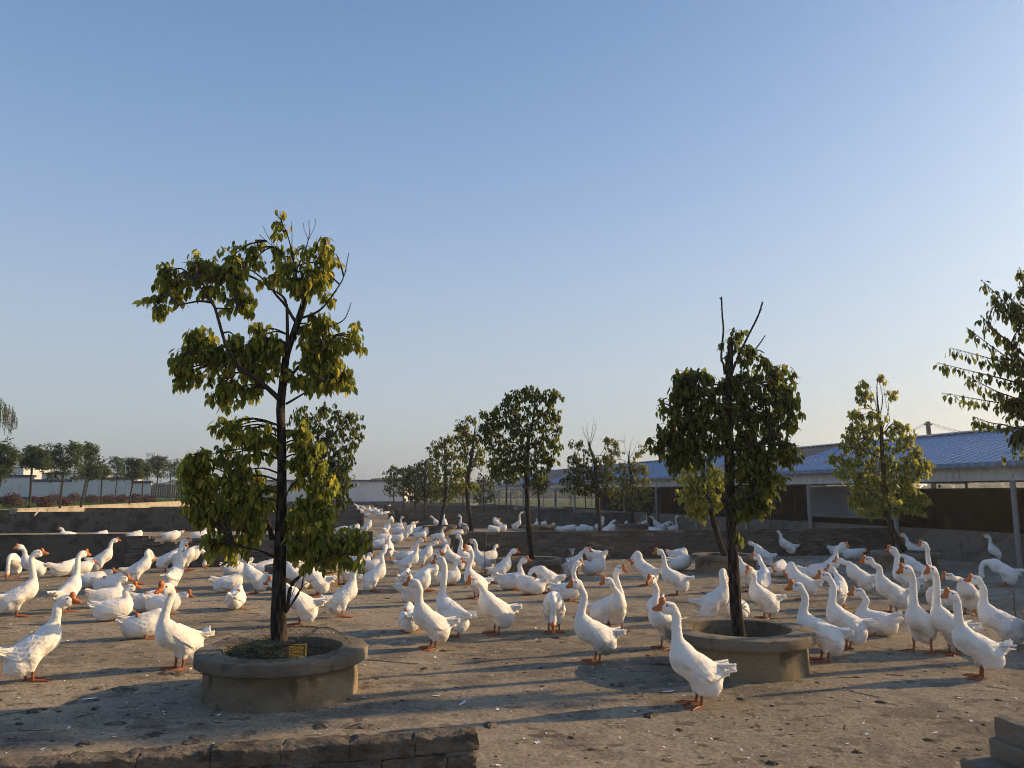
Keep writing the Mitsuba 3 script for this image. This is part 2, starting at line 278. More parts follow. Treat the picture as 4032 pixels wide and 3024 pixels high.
# front wall at the bottom edge: every brick is a part
def brick_mesh(l, w_, h, seed, amp=.006):
    m = trimesh.creation.box((l, w_, h)); m = trimesh.Trimesh(*trimesh.remesh.subdivide_to_size(m.vertices, m.faces, .024)); m.merge_vertices()
    v = np.array(m.vertices); r = np.array([l, w_, h]) / 2 - .008
    c = np.clip(v, -r, r); d = v - c; n = np.linalg.norm(d, axis=1, keepdims=True); v = c + d / np.maximum(n, 1e-9) * np.minimum(n, .008)
    v += (np.stack([meshkit.fbm(v * 22 + seed * 7.1 + k * 31, 3) for k in range(3)], 1) - .5) * 2 * amp
    return v, np.array(m.faces)
variants = [mikit.ply(brick_mesh(.272, .120, .069, k, .010), 'old_brick', smooth=50) for k in range(6)]
top_variants = [mikit.ply(brick_mesh(.274, .125, .072, 20 + k, .013), 'old_brick', smooth=50) for k in range(6)]
half_variants = [mikit.ply(brick_mesh(.125, .118, .062, 40 + k, .010), 'old_brick', smooth=50) for k in range(3)]
w = thing('front_brick_wall', 'weathered crumbling brick wall along the bottom left edge, nearest thing', 'wall', 'low walls between the pens')
TW, ZW = float((gp(1870, 2880, .72)[:2] - O_) @ AX_T), .72; SW = float((gp(1870, 2880, .72)[:2] - O_) @ AX_S)
ang = math.atan(SL)
for row in range(10):
    for k in range(20):
        s = SW - .13 - .272 * k + (.136 if row % 2 else 0) - (.136 if row % 2 else 0) * 2
        if row % 2 and k == 0:
            part('brick', w, half_variants[row % 3], None, to=tw(mat4(rotz(ang), st(SW - .063, TW, ZW - .034 - row * .0715))))
        v = (top_variants if row == 0 else variants)[rb.randrange(6)]
        flip = rb.choice((0, math.pi))
        part('brick', w, v, None, to=tw(mat4(rotz(ang + flip + rb.gauss(0, .015)) @ roty(rb.gauss(0, .012)), st(s, TW + rb.gauss(0, .004), ZW - .034 - row * .0715 + rb.gauss(0, .002)))))
part('mortar', w, cat([ybox(SW - 5.5, SW - .015, TW - .045, TW + .045, 0, ZW - .018)]), 'mortar')
def drip(x, y, l): 
    p = at(x, y, gp(x, y, ZW - .02)[1] - .0); p = p + np.array([0, -.012, 0])
    return tube([p, p + [.002, 0, -.5 * l], p + [-.001, -.002, -l]], [.006, .003, .006], 6)
part('droppings', w, cat([drip(1158, 2950, .06), drip(1545, 2925, .055), drip(1262, 2940, .03)]), 'white_fluff', kind='stuff')
# broken end of the same wall at the bottom right
w = thing('broken_wall_end', 'grey cement wall stub with stepped courses in the bottom right corner', 'wall stub')
def lump(s0, s1, t0, t1, z0, z1, seed):
    m = trimesh.creation.box((s1 - s0, t1 - t0, z1 - z0)); m = trimesh.Trimesh(*trimesh.remesh.subdivide_to_size(m.vertices, m.faces, .045)); m.merge_vertices(); v = np.array(m.vertices)
    h = np.array([s1 - s0, t1 - t0, z1 - z0]) / 2; c = np.clip(v, -h + .02, h - .02); d = v - c; n = np.linalg.norm(d, axis=1, keepdims=True); v = c + d / np.maximum(n, 1e-9) * np.minimum(n, .02)
    v += (np.stack([meshkit.fbm(v * 7 + seed + k * 17, 4) for k in range(3)], 1) - .5) * .030
    return yard((v + [(s0 + s1) / 2, (t0 + t1) / 2, (z0 + z1) / 2], np.array(m.faces)))
q = gp(3790, 2995, .42)[:2] - O_; TE, SE = float(q @ AX_T), float(q @ AX_S)
part('block', w, lump(SE + .08, SE + 3, TE - .28, TE + .12, -.05, .395, 1), 'rim_concrete', 60)
part('block', w, lump(SE + .24, SE + 3, TE - .17, TE + .09, .375, .495, 2), 'rim_concrete', 60)
part('block', w, lump(SE + .27, SE + 3, TE - .15, TE + .08, .475, .60, 3), 'rim_concrete', 60)

# ------------------------------------------------------------------ round concrete planters
PLANTERS = [  # x, distance, label
    (-2.05, 7.15, 'round concrete planter at the front left, heaped with wire netting'), (2.32, 8.16, 'round concrete planter at the front right behind the nearest goose'),
    (.40, 16.6, 'dark round planter in the middle inside a wire mesh cage'), (4.80, 17.7, 'round planter in the right middle beside a heap of resting geese'), (9.25, 18.5, 'round planter at the far right by the shed wall'),
    (-3.1, 33.5, 'sunlit round planter beside the aisle'), (1.2, 34.0, 'round planter left of the middle in the second pen'), (5.4, 35.0, 'round planter on the right in the second pen'),
    (-7.9, 54.0, 'small far planter at the right side of the aisle'), (6.55, 8.85, 'planter cut by the right edge behind wire mesh'), (-4.0, 15.2, 'planter hidden behind the geese right of the front left trunk'),
    (-1.38, 26.2, 'planter hidden behind the stepped end of the brick wall'), (3.0, 27.0, 'planter hidden behind the middle of the brick wall')]
for i, (x, d, lab) in enumerate(PLANTERS):
    k = thing('round_planter', lab, 'planter', 'round concrete tree planters')
    n = 96 if d < 10 else 48
    body = lathe([(.71, 0), (.705, .12), (.70, .29), (.55, .29), (.55, 0)], n, .018, i * 3.)
    rim = lathe([(.75, .283), (.783, .283), (.790, .290), (.792, .33), (.790, .374), (.781, .384), (.70, .388), (.62, .389), (.556, .386), (.547, .378), (.545, .30), (.55, .283)], n, .018, i * 5.)
    to = tw(mat4(np.diag([.94, .94, 1.0]), (x, d, 0)))
    part('body', k, body, 'concrete', 40, to=to); part('rim', k, rim, 'rim_concrete', 40, to=to)
    g = np.linspace(0, 2 * np.pi, 40, endpoint=False); V = [[0, 0, .17]]; Fq = []
    for ri, rr in enumerate((.18, .36, .549)):
        for a in g: V.append([rr * math.cos(a), rr * math.sin(a), .15 + .05 * meshkit.noise(np.array([rr * 9 * math.cos(a) + i, rr * 9 * math.sin(a), i]))])
    for j in range(40): Fq.append([0, 1 + j, 1 + (j + 1) % 40])
    for ri in range(2):
        for j in range(40):
            a0, a1, b0, b1 = 1 + ri * 40 + j, 1 + ri * 40 + (j + 1) % 40, 41 + ri * 40 + j, 41 + ri * 40 + (j + 1) % 40
            Fq += [[a0, b0, b1], [a0, b1, a1]]
    part('soil', k, (np.array(V), np.array(Fq)), 'soil', True, to=to)

# ------------------------------------------------------------------ the long shed on the right
sh = thing('long_shed', 'long open shed with blue and brown corrugated roof along the right side', 'shed')
S0, S1, S2, ZE, ZR, TA, TB = -.35, 3.4, 7.1, 2.50, 3.62, -13.0, 52.0
def profile(l, n_ribs, amp, wrib):                                      # ribs of one sheet along its width
    xs, zs = [0.0], [0.0]; p = l / n_ribs
    for i in range(n_ribs):
        c = (i + .5) * p; xs += [c - wrib, c - wrib * .55, c + wrib * .55, c + wrib]; zs += [0, amp, amp, 0]
    return np.array(xs + [l]), np.array(zs + [0.0])
def roof_sheet(t0, l, back=False):
    xs, zs = profile(l, 3, .022, .035); sa, sb = (S0, S1) if not back else (S2, S1); V = []
    for x, z in zip(xs, zs): V += [[sa, t0 + x, ZE + z], [sb, t0 + x, ZR + z]]
    for x, z in zip(xs, zs): V += [[sa, t0 + x, ZE + z - .012], [sb, t0 + x, ZR + z - .012]]
    n = len(xs); Fq = [[2 * i, 2 * i + 1, 2 * i + 3, 2 * i + 2] for i in range(n - 1)] + [[2 * n + 2 * i, 2 * n + 2 * i + 2, 2 * n + 2 * i + 3, 2 * n + 2 * i + 1] for i in range(n - 1)] + [[2 * i, 2 * i + 2, 2 * n + 2 * i + 2, 2 * n + 2 * i] for i in range(n - 1)]
    return shed((np.array(V), np.array(Fq)))
L = .9
for i in range(int((TB - TA) / L)):
    t = TA + i * L
    brown = 9.6 < t < 15.5 or 37 < t < 43
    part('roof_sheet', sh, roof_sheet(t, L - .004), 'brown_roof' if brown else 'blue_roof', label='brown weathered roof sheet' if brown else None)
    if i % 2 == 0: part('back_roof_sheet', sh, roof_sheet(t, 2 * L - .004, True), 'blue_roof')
    xs, zs = profile(L - .004, 4, .022, .03); V = []
    for x, z in zip(xs, zs): V += [[-.05 - z, t + x, 2.06], [-.05 - z, t + x, 2.47]]
    n = len(xs); part('fascia_sheet', sh, shed((np.array(V), np.array([[2 * q, 2 * q + 2, 2 * q + 3, 2 * q + 1] for q in range(n - 1)]))), 'white_sheet')
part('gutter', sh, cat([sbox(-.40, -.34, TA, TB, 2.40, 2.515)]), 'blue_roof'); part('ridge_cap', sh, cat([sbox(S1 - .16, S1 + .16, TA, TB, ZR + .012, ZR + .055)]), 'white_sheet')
part('eave_beam', sh, cat([sbox(.0, .09, TA, TB, 2.02, 2.16)]), 'dark_steel'); part('back_beam', sh, cat([sbox(6.5, 6.6, TA, TB, 2.36, 2.46)]), 'dark_steel')
tt = -11.7
while tt < TB:
    p0 = hp_(-.06, tt); p1 = hp_(6.55, tt); pr_ = hp_(S1, tt)
    part('post', sh, tube([p0, p0 + [0, 0, 2.06]], .062, 12), 'white_post' if tt < 14 else 'steel_post', 40)
    part('back_post', sh, tube([p1, p1 + [0, 0, 2.4]], .05, 8), 'dark_steel', 40)
    part('rafter', sh, cat([tube([p0 + [0, 0, 2.16], pr_ + [0, 0, ZR - .10]], .04, 4), tube([pr_ + [0, 0, ZR - .10], p1 + [0, 0, 2.40]], .04, 4), tube([p0 + [0, 0, 2.12], p1 + [0, 0, 2.12]], .035, 4)]), 'dark_steel')
    tt += 3.95
for s, z in ((.9, 2.85), (2.2, 3.2), (4.6, 3.2), (5.9, 2.82)): part('purlin', sh, cat([sbox(s - .03, s + .03, TA, TB, z - .14, z - .06)]), 'dark_steel')
# what closes the back: brown curtain, grey sheets, black panels, then open posts
def curtain_mesh(t0, t1, s, z0, z1, seed):
    n = int((t1 - t0) / .12); tq = np.linspace(t0, t1, n); off = .05 * np.sin(tq * 7 + seed) + .06 * meshkit.noise(np.stack([tq * 1.3, 0 * tq, 0 * tq + seed], 1))
    V = np.vstack([np.column_stack([s + off, tq, 0 * tq + z0]), np.column_stack([s + off * .5, tq, 0 * tq + z1])]); i = np.arange(n - 1)
    return shed((V, np.stack([i, i + n, i + n + 1, i + 1], 1)))
part('curtain', sh, curtain_mesh(TA, 12.6, 6.4, .05, 1.93, 1), 'curtain', True)
for i in range(6): part('grey_sheet', sh, shed(box(5.7, 5.73, 10.8 + i * .9, 10.8 + i * .9 + .89, .72, 2.05)), 'grey_panel')
part('low_board', sh, cat([sbox(5.74, 5.78, 10.8, 16.2, 0, .72)]), 'black_panel')
for i in range(25): part('black_sheet', sh, shed(box(6.0, 6.03, 16.4 + i * 1.1, 16.4 + i * 1.1 + 1.08, 0, 2.2)), 'black_panel')
part('far_low_board', sh, cat([sbox(6.0, 6.04, 44.0, TB, 0, .55)]), 'black_panel')
lp = thing('hanging_lamp', 'small dark lamp hanging under the shed roof at the right', 'lamp')
q = at(3700, 1915, 26.0)
part('cord', lp, tube([q + [0, 0, .02], q + [0, 0, .75]], .006, 5), 'dark_steel'); part('bulb', lp, (trimesh.creation.icosphere(2, .05).vertices + q, trimesh.creation.icosphere(2, .05).faces), 'dark_steel', True)

# ------------------------------------------------------------------ far left: perimeter wall, gate, houses
def pbox(x0, x1, y_top, y_bot, d, depth, zb=None):                      # a box whose front stands at distance d behind those pixels
    a, b = at(x0, y_top, d), at(x1, y_bot, d); return box(a[0], b[0], d, d + depth, b[2] if zb is None else zb, a[2])
w = thing('perimeter_wall', 'long white perimeter wall with dark blue coping behind the young trees', 'wall')
D1 = 85
for x0, x1, yt in ((-900, -250, 1882), (-250, 130, 1874), (130, 278, 1891), (278, 405, 1881), (405, 520, 1883), (520, 592, 1897)):
    part('wall_section', w, cat([pbox(x0, x1 - .5, yt + 6, 1962, D1, .25, .9)]), 'white_paint'); part('coping', w, cat([pbox(x0 - 3, x1 + 2, yt - 4, yt + 6, D1 - .15, .55)]), 'coping')
    part('plinth', w, cat([pbox(x0, x1, 1956, 1966, D1 - .03, .2, .9)]), 'navy')
for x in (-160, 52, 212, 365, 470): part('pilaster', w, cat([pbox(x, x + 14, 1898, 1962, D1 - .28, .27, .9)]), 'white_paint')
g = thing('bar_gate', 'dark barred gate in the white wall behind the trees', 'gate')
for x in range(596, 760, 9): part('bar', g, cat([pbox(x, x + 2.2, 1908, 1962, D1 + .1, .05)]), 'dark_steel')
part('rail', g, cat([pbox(594, 760, 1911, 1914, D1 + .16, .04), pbox(594, 760, 1956, 1959, D1 + .16, .04)]), 'dark_steel')
for x0, x1, yt, d, lab in ((-60, 84, 1838, 125, 'white flat-roofed house behind the wall at the far left edge'), (84, 130, 1850, 135, 'grey house side behind the wall, left'), (165, 330, 1862, 125, 'long low white house behind the lowered wall section'), (362, 470, 1862, 140, 'pale house roof between young trees')):
    h = thing('white_house', lab, 'house', 'houses behind the perimeter wall')
    part('walls', h, cat([pbox(x0, x1, yt + 3, 1950, d, 9, .9)]), 'white_sheet'); part('roof', h, cat([pbox(x0 - 4, x1 + 4, yt, yt + 3, d - .3, 9.6)]), 'rim_concrete')
b = thing('white_factory', 'long low white factory building with dark blue base, centre left', 'building')
part('walls', b, cat([pbox(860, 1590, 1896, 1990, 110, 12, 0)]), 'white_paint'); part('base_band', b, cat([pbox(860, 1590.5, 1974, 1990, 109.94, 12.1, 0)]), 'navy')
part('roof_edge', b, cat([pbox(850, 1596, 1889, 1896, 109.6, 12.8)]), 'coping')
for x in (1000, 1130, 1260, 1420): part('downpipe', b, cat([pbox(x, x + 3, 1898, 1974, 109.8, .12)]), 'white_paint')
tr = thing('feed_trough', 'yellow barred feeding trough at the end of the aisle', 'trough')
for i in range(8): part('bar', tr, cat([pbox(1410 + i * 13, 1413 + i * 13, 1989, 1998, 98, .08, 0)]), 'yellow_plastic')
part('rail', tr, cat([pbox(1408, 1505, 1988, 1990.5, 98, .10), pbox(1408, 1505, 1994, 1997, 98.1, .5)]), 'yellow_plastic')
m = thing('telecom_tower', 'thin lattice telecom tower far off above the young trees', 'tower')
q0 = at(583, 1950, 700); q1 = at(583, 1783, 700); hgt = q1[2] - q0[2]
legs = [tube([q0 + [dx * 2.6, dy * 2.6, 0], q1 + [dx * .9, dy * .9, 0]], .22, 4) for dx in (-1, 1) for dy in (-1, 1)]
part('mast', m, cat(legs + [tube([q0 + [-2.6 + 1.7 * k / 9, 0, hgt * k / 9], q0 + [2.6 - 1.7 * (k + 1) / 9, 0, hgt * (k + 1) / 9]], .12, 4) for k in range(9)]), 'steel_post')
for k in (1.0, .86): part('antenna', m, cat([box(q0[0] + x - .4, q0[0] + x + .4, 699.5, 700.5, q0[2] + hgt * k - 3, q0[2] + hgt * k) for x in (-3.4, -1.2, 1.2, 3.4)] + [tube([q0 + [-3.6, 0, hgt * k - 1.5], q0 + [3.6, 0, hgt * k - 1.5]], .15, 4)]), 'steel_post')
# utility pole and wires behind the shed
u = thing('utility_pole', 'dark utility pole with wires behind the shed roof at the right', 'pole')
DP = 52.0; a = at(3664, 1740, DP); tpz = at(3653, 1660, DP); part('post', u, tube([[a[0] + .05, DP, 0], [tpz[0], DP, tpz[2]]], [.19, .14], 12), 'pole', 40)
part('crossarm', u, cat([box(tpz[0] - .26, tpz[0] + .26, DP - .06, DP + .06, tpz[2] - .22, tpz[2] - .14)]), 'pole')
def sag(p, q, s, n=16): t = np.linspace(0, 1, n)[:, None]; return p + (q - p) * t - np.array([0, 0, 1]) * s * 4 * t * (1 - t)
for dz in (0, -.12): part('wire', u, tube(sag(tpz + [.2, 0, -.1 + dz], at(4400, 1775, 44) + [0, 0, dz], .45), .012, 4), 'dark_steel'); part('wire', u, tube(sag(tpz + [-.2, 0, -.1 + dz], at(3150, 1845, 95) + [0, 0, dz], .6), .012, 4), 'dark_steel')
# distant tree line on the plain
r = np.random.default_rng(21); ms = []
for i in range(900):
    x = r.uniform(-420, 520); y = r.uniform(230, 330); h = r.uniform(2, 6); m0 = trimesh.creation.icosphere(1, 1.0); ms.append((np.array(m0.vertices) * [h * .8, h * .6, h * .6] * r.uniform(.8, 1.2, (42, 1)) + [x, y, h * .5], np.array(m0.faces)))
mm = cat(ms); tag(part('distant_woods', None, mm, 'far_leaf', color=np.repeat(r.uniform(.7, 1.3, (900, 1)) * np.array([[.06, .075, .035]]), 42, 0)), 'hazy line of far trees along the horizon', 'woods', kind='stuff')
# thin poles standing in the field behind the open shed
for i, x in enumerate((2035, 2080, 2140, 2190, 2250, 2330)):
    k = thing('field_post', '%s thin field post from the left, seen under the far roof' % ('first', 'second', 'third', 'fourth', 'fifth', 'sixth')[i], 'post', 'thin posts in the field behind the shed'); q = at(x, 1985, 95.); part('shaft', k, tube([[q[0], q[1], 0], [q[0] + .1, q[1], 3.0]], .06, 6), 'pole')

# ------------------------------------------------------------------ trees
def leaf_template(curl=.35, fold=.16):
    xs = np.array([0, .16, .38, .62, .84, 1.0]); w = np.array([.02, .17, .235, .20, .10, .0]); V, Fq = [], []
    ang = curl * xs ** 1.5; z = -curl * .55 * xs ** 2; x = xs * (1 - .12 * curl * xs)
    for i in range(6): V += [[x[i], -w[i], z[i] + fold * w[i]], [x[i], 0, z[i]], [x[i], w[i], z[i] + fold * w[i]]]
    for i in range(5):
        a, b = 3 * i, 3 * i + 3
        for k in (0, 1): Fq += [[a + k, b + k, b + k + 1], [a + k, b + k + 1, a + k + 1]]
    return np.array(V), np.array(Fq)
LEAF = leaf_template(); LEAF_S = (np.array([[0, 0, 0], [.45, -.22, -.05], [1, 0, -.25], [.45, .22, -.05]]), np.array([[0, 1, 2], [0, 2, 3]]))
def leaf_frames(r, n, droop, spread):                                   # rotation matrices: x along the leaf, hanging down
    a = r.uniform(0, 2 * np.pi, n); e = np.clip(r.normal(droop, spread, n), -.6, 1.52)
    x = np.stack([np.cos(a) * np.cos(e), np.sin(a) * np.cos(e), -np.sin(e)], 1)
    s = np.stack([-np.sin(a), np.cos(a), 0 * a], 1); nn = np.cross(x, s); roll = r.normal(0, .55, n)[:, None]
    y = s * np.cos(roll) + nn * np.sin(roll); return np.stack([x, y, np.cross(x, y)], 2)
def leaf_mesh(R, pos, size, col, tmpl):
    V = np.einsum('nij,vj->nvi', R * size[:, None, None], tmpl[0]) + pos[:, None]; n, k = len(pos), len(tmpl[0])
    return (V.reshape(-1, 3), (tmpl[1][None] + k * np.arange(n)[:, None, None]).reshape(-1, 3)), np.repeat(col, k, 0)
PAL = dict(mixed=[(.13, .14, .026), (.085, .105, .024), (.19, .175, .032), (.27, .22, .04)], green=[(.075, .105, .022), (.105, .130, .026), (.060, .085, .020), (.15, .155, .030)], yellow=[(.15, .16, .030), (.19, .18, .035), (.10, .12, .028), (.24, .20, .04)], dark=[(.060, .074, .020), (.080, .092, .022), (.048, .060, .020), (.12, .11, .026)],
           young=[(.075, .11, .035), (.10, .13, .045), (.06, .09, .03), (.13, .12, .05)], red=[(.050, .024, .022), (.065, .030, .026), (.035, .032, .018), (.085, .032, .03)])
ODD = np.array([(.30, .045, .02), (.26, .12, .03), (.20, .03, .02)])
def leaf_cols(r, n, pal, odd=.015, gain=2.1):
    p = np.array(PAL[pal]); c = gain * p[r.choice(4, n, p=[.4, .3, .2, .1])] * r.uniform(.7, 1.25, (n, 1)); k = r.random(n) < odd
    c[k] = ODD[r.integers(0, 3, k.sum())]; return c
_leafplies = {}
def leaf_ply(pal, i):
    if (pal, i) not in _leafplies:
        c = 2.05 * np.array(PAL[pal][i % 4]) if i < 4 else ODD[i - 4]
        _leafplies[pal, i] = mikit.ply(LEAF, 'leaf', smooth=True, color=np.tile(c, (len(LEAF[0]), 1)))
    return _leafplies[pal, i]
def tree(name, label, group, dist, crop, skeleton, clusters, leaf=.10, pal='green', dens=1.0, singles=0, depth=.75, per=7, droop=1.15, far=False, twigs=True, seed=1, tilt=0.0, base_z=0.0, xy=None):
    """skeleton: polylines of (x, y, radius in m[, depth offset]) and clusters (x, y, rx, ry, leaves) in the given part of the photograph, raised at the tree's own distance."""
    r = np.random.default_rng(seed); k = thing(name, label, 'tree', group); scale = (dist * CP + .1) / F_PX / crop[2]
    def P(x, y, o=0.0):
        return at(*cr(crop, x, y), dist + o)
    wood, nodes, thin = [], [], []
    for i, line in enumerate(skeleton):
        zo = 0.0 if i == 0 else r.uniform(-1, 1)
        pts = np.array([[*P(x, y, (o[0] if o else zo * .35 * (j / max(1, len(line) - 1)))), rad] for j, (x, y, rad, *o) in enumerate(line)])
        if i == 0 and xy is not None: pts[0, :2] = xy
        n = max(4, 5 * len(pts)); q = spline(pts, n)
        m = tube(q[:, :3], np.maximum(q[:, 3], .0025), 10 if i == 0 and not far else 6)
        (wood if i == 0 else thin).append(m); nodes.append(q[:, :3])
    nodes = np.vstack(nodes); tips = []
    if singles and depth < 1 and seed != 13:                            # sprays between neighbouring clumps
        C = np.array([c[:2] for c in clusters], float); more = []
        for i, c in enumerate(clusters):
            for j in np.argsort(np.hypot(*(C - C[i]).T))[1:3]:
                if j > i and np.hypot(*(C[j] - C[i])) < 190: m = clusters[j]; more.append(((c[0] + m[0]) / 2 + r.normal(0, 14), (c[1] + m[1]) / 2 + r.normal(0, 14), (c[2] + m[2]) / 2, (c[3] + m[3]) / 2, (c[4] + m[4]) * .32))
        clusters = [(*c[:4], c[4] * .72) for c in clusters] + more
    for x, y, rx, ry, n in clusters:
        n = max(2, int(n * dens * (3.2 if far else 2.3))); c = P(x, y, r.uniform(-1, 1) * depth * rx * scale * 1.2)
        d = np.linalg.norm(nodes - c, axis=1) + np.maximum(0, nodes[:, 2] - c[2]) * .8; j = nodes[np.argmin(d)]
        if twigs and rx > 20:
            mid = (j + c) / 2 + np.array([0, 0, .12 * np.linalg.norm(c - j)]); b = spline([j, mid, c], 7); thin.append(tube(b, np.linspace(.010, .005, 7) if not far else np.linspace(.016, .008, 7), 5))
        nt = max(1, round(n / per))
        for _ in range(nt):
            g = r.normal(0, 1, 3); g /= np.linalg.norm(g); g *= r.random() ** .45
            t = c + g * np.array([rx * 1.4, max(rx, ry) * depth, ry * 1.3]) * scale
            if twigs and not far: thin.append(tube(spline([c, (c + t) / 2 + [0, 0, .02], t], 4), [.004, .003, .0028, .002], 4, False))
            tips.append((t, per))
    pos, cnt = np.array([t for t, _ in tips]), [p for _, p in tips]
    pos = np.repeat(pos, cnt, 0); n = len(pos); R = leaf_frames(r, n, droop, .38)
    pos = pos + R[:, :, 0] * r.uniform(.0, .35, (n, 1)) * leaf + r.normal(0, .22 * leaf, (n, 3)); size = leaf * r.uniform(.7, 1.15, n); col = leaf_cols(r, n, pal, .006, 1.3 if far else 2.05)
    kt = part('trunk', k, cat(wood), 'bark' if not far else 'twig', True)
    if thin: part('branches', k, cat(thin), 'twig', True)
    order = np.argsort(pos[:, 1] - size * 6); own = order[:singles]; rest = order[singles:]
    for i in own:
        v = int(r.choice(7, p=[.39, .28, .20, .12, .004, .004, .002])); part('leaf', k, leaf_ply(pal, v), None, to=tw(mat4(R[i] * size[i], pos[i])))
    if len(rest):
        ms, cc = leaf_mesh(R[rest], pos[rest], size[rest], col[rest], LEAF_S if far else LEAF)
        part('leaves', k, ms, 'leaf', not far, color=cc, kind='stuff')
    return k
P1, P2, P3, P4, P5, P6, P7 = (500, 800, 2.074), (500, 1500, 2.074), (1400, 1480, 2.212), (2300, 1100, 2.074), (3100, 1400, 2.2124), (0, 1500, 2.553), (3550, 1000, 2.0747)
def P2to1(c): return [(x, y + 700 * 2.074, *rest) for x, y, *rest in c]
G1 = 'trees in the round planters'
c1 = [(240,810,80,90,40),(330,560,70,80,30),(400,680,110,120,50),(560,470,60,80,25),(600,600,110,130,60),(740,560,80,110,40),(860,430,70,100,40),(900,600,110,140,60),(870,780,110,90,35),(1010,830,50,90,20),(1030,330,60,60,15),(1070,430,40,90,15),(1260,430,120,100,50),(1400,560,160,120,75),(1540,400,80,140,50),(1600,580,70,110,30),(1490,700,110,60,25),(1180,620,90,90,30),(1250,120,35,50,8),(1240,230,35,50,8),(1710,420,40,50,8),(1680,760,80,90,20),(1550,950,60,80,20),(1640,980,80,90,30),(1830,1080,80,100,30),(1900,1160,40,80,12),(1460,1020,90,80,20),
      (560,1060,70,80,25),(650,1120,80,70,25),(900,1110,110,60,30),(1080,1040,60,90,20),(1150,1110,80,80,25),(540,1220,110,90,45),(700,1230,110,110,50),(900,1220,120,110,60),(1080,1210,110,110,50),(440,1290,60,60,20),(460,1420,70,70,20),(610,1400,70,80,25),(820,1430,80,90,30),(980,1350,110,70,35),(1100,1400,80,60,20),(1230,1250,80,80,25),(1520,1180,120,120,50),(1650,1180,100,110,45),(1740,1360,90,100,35),(1560,1340,110,100,40),(1620,1460,90,80,30),(1790,1440,50,70,15),(1350,1400,60,80,15),(1450,1450,80,80,20),(710,1570,40,60,12),(810,1560,50,70,14),(940,1540,60,80,16),(1030,1520,50,70,12)]
c2 = [(780,350,60,60,15),(860,340,50,50,12),(900,420,80,80,20),(1060,380,100,80,30),(1050,500,120,100,45),(1160,520,80,90,30),(560,600,90,70,30),(640,640,70,60,20),(520,760,110,90,45),(640,820,110,100,50),(800,600,110,60,20),(900,650,80,60,20),(800,820,110,90,40),(950,800,110,100,50),(1100,900,110,110,50),(600,950,110,90,40),(740,980,120,100,50),(900,960,110,100,45),(560,1080,70,80,25),(800,1100,110,90,40),(1000,1050,110,90,40),(660,1130,60,70,15),(700,1350,70,70,18),(800,1260,110,80,30),(950,1220,110,90,35),(870,1370,80,60,18),(1080,1200,70,80,20),
      (1400,420,80,90,25),(1480,500,90,110,30),(1420,600,90,100,30),(1540,640,90,100,30),(1480,760,110,90,35),(1620,800,90,90,25),(1560,960,110,90,35),(1450,1000,90,90,25),(1600,1060,90,90,25),(1500,1150,110,80,25),(1350,1150,70,90,20),(1400,1290,110,90,30),(1560,1290,110,90,35),(1700,1300,110,90,40),(1850,1250,90,100,35),(1880,1380,60,90,20),(1780,1430,70,80,20),(1580,1430,90,80,25),(1440,1400,80,80,20)]
def full1(l): return [((x - 500) * 2.074, (y - 800) * 2.074, *r) for x, y, *r in l]
sk1 = [full1([(1097,2600,.078),(1097,2480,.071),(1098,2330,.062),(1103,2150,.054),(1108,2000,.047),(1110,1850,.042),(1108,1700,.040),(1105,1600,.040),(1118,1480,.036),(1130,1390,.034),(1165,1290,.032),(1190,1215,.031),(1201,1178,.030)]),
       [(1245,1600,.026,0),(1170,1530,.023,-.08),(1100,1470,.020,-.15),(960,1370,.018,-.25),(870,1270,.016,-.3),(800,1130,.0145,-.35),(755,980,.0135,-.35),(720,860,.0125,-.35),(690,810,.012,-.35)], [(690,810,.014,-.35),(600,800,.010,-.4),(520,812,.008,-.45),(420,832,.005,-.5)], [(690,810,.013,-.35),(640,740,.010,-.4),(560,640,.006,-.45)], [(715,858,.010,-.35),(800,862,.007,-.3),(900,855,.004,-.25)],
       [(1305,1220,.017),(1310,1000,.015),(1295,800,.013),(1210,720,.008),(1150,700,.004)], [(1370,960,.016),(1290,830,.014),(1210,740,.011),(1180,690,.008)], [(1390,950,.013),(1530,900,.011),(1610,840,.009),(1700,720,.007),(1770,600,.005),(1812,405,.003)], [(1700,995,.007),(1780,940,.005),(1832,810,.003)],[(1705,720,.005),(1750,640,.004),(1796,540,.0025)],
       [(1280,1480,.018),(1390,1350,.016),(1560,1170,.012),(1650,1100,.008)], [(1300,1640,.012),(1450,1550,.008),(1600,1450,.005)], [(1400,800,.013),(1370,560,.010),(1340,370,.007),(1300,230,.005),(1265,165,.003)], [(1345,380,.004),(1348,260,.003),(1345,145,.002)], [(1210,365,.004),(1140,310,.003),(1080,255,.002)], [(1205,345,.004),(1150,270,.003),(1108,185,.002)], [(1372,570,.008),(1450,400,.006),(1480,300,.005),(1495,225,.003)], [(1480,300,.003),(1443,200,.002),(1438,158,.002)], [(1492,240,.003),(1486,180,.002),(1488,138,.002)], [(1482,300,.003),(1533,190,.002),(1536,122,.002)],
       [(1260,1420,.013),(1090,1385,.011),(900,1385,.008),(700,1330,.005)], [(1185,2741,.028),(1160,2620,.020),(1130,2530,.016),(1100,2440,.010)], [(1205,2890,.013),(1060,2830,.010),(880,2800,.005)], [(1280,2560,.009),(1400,2560,.007),(1520,2490,.004)], [(1270,2450,.010),(1350,2300,.009),(1480,2210,.007),(1560,2150,.004)],
       full1([(1130,2407,.017),(1145,2310,.018),(1180,2270,.015),(1240,2220,.007)]), full1([(1129,2408,.010),(1185,2320,.008),(1195,2260,.006),(1206,2195,.003)]), full1([(1128,2412,.009),(1155,2365,.006),(1190,2310,.004),(1230,2285,.002)]), full1([(1126,2380,.006),(1150,2340,.004),(1168,2300,.002)]), full1([(1090,2330,.006),(1060,2320,.004),(1042,2312,.002)])]
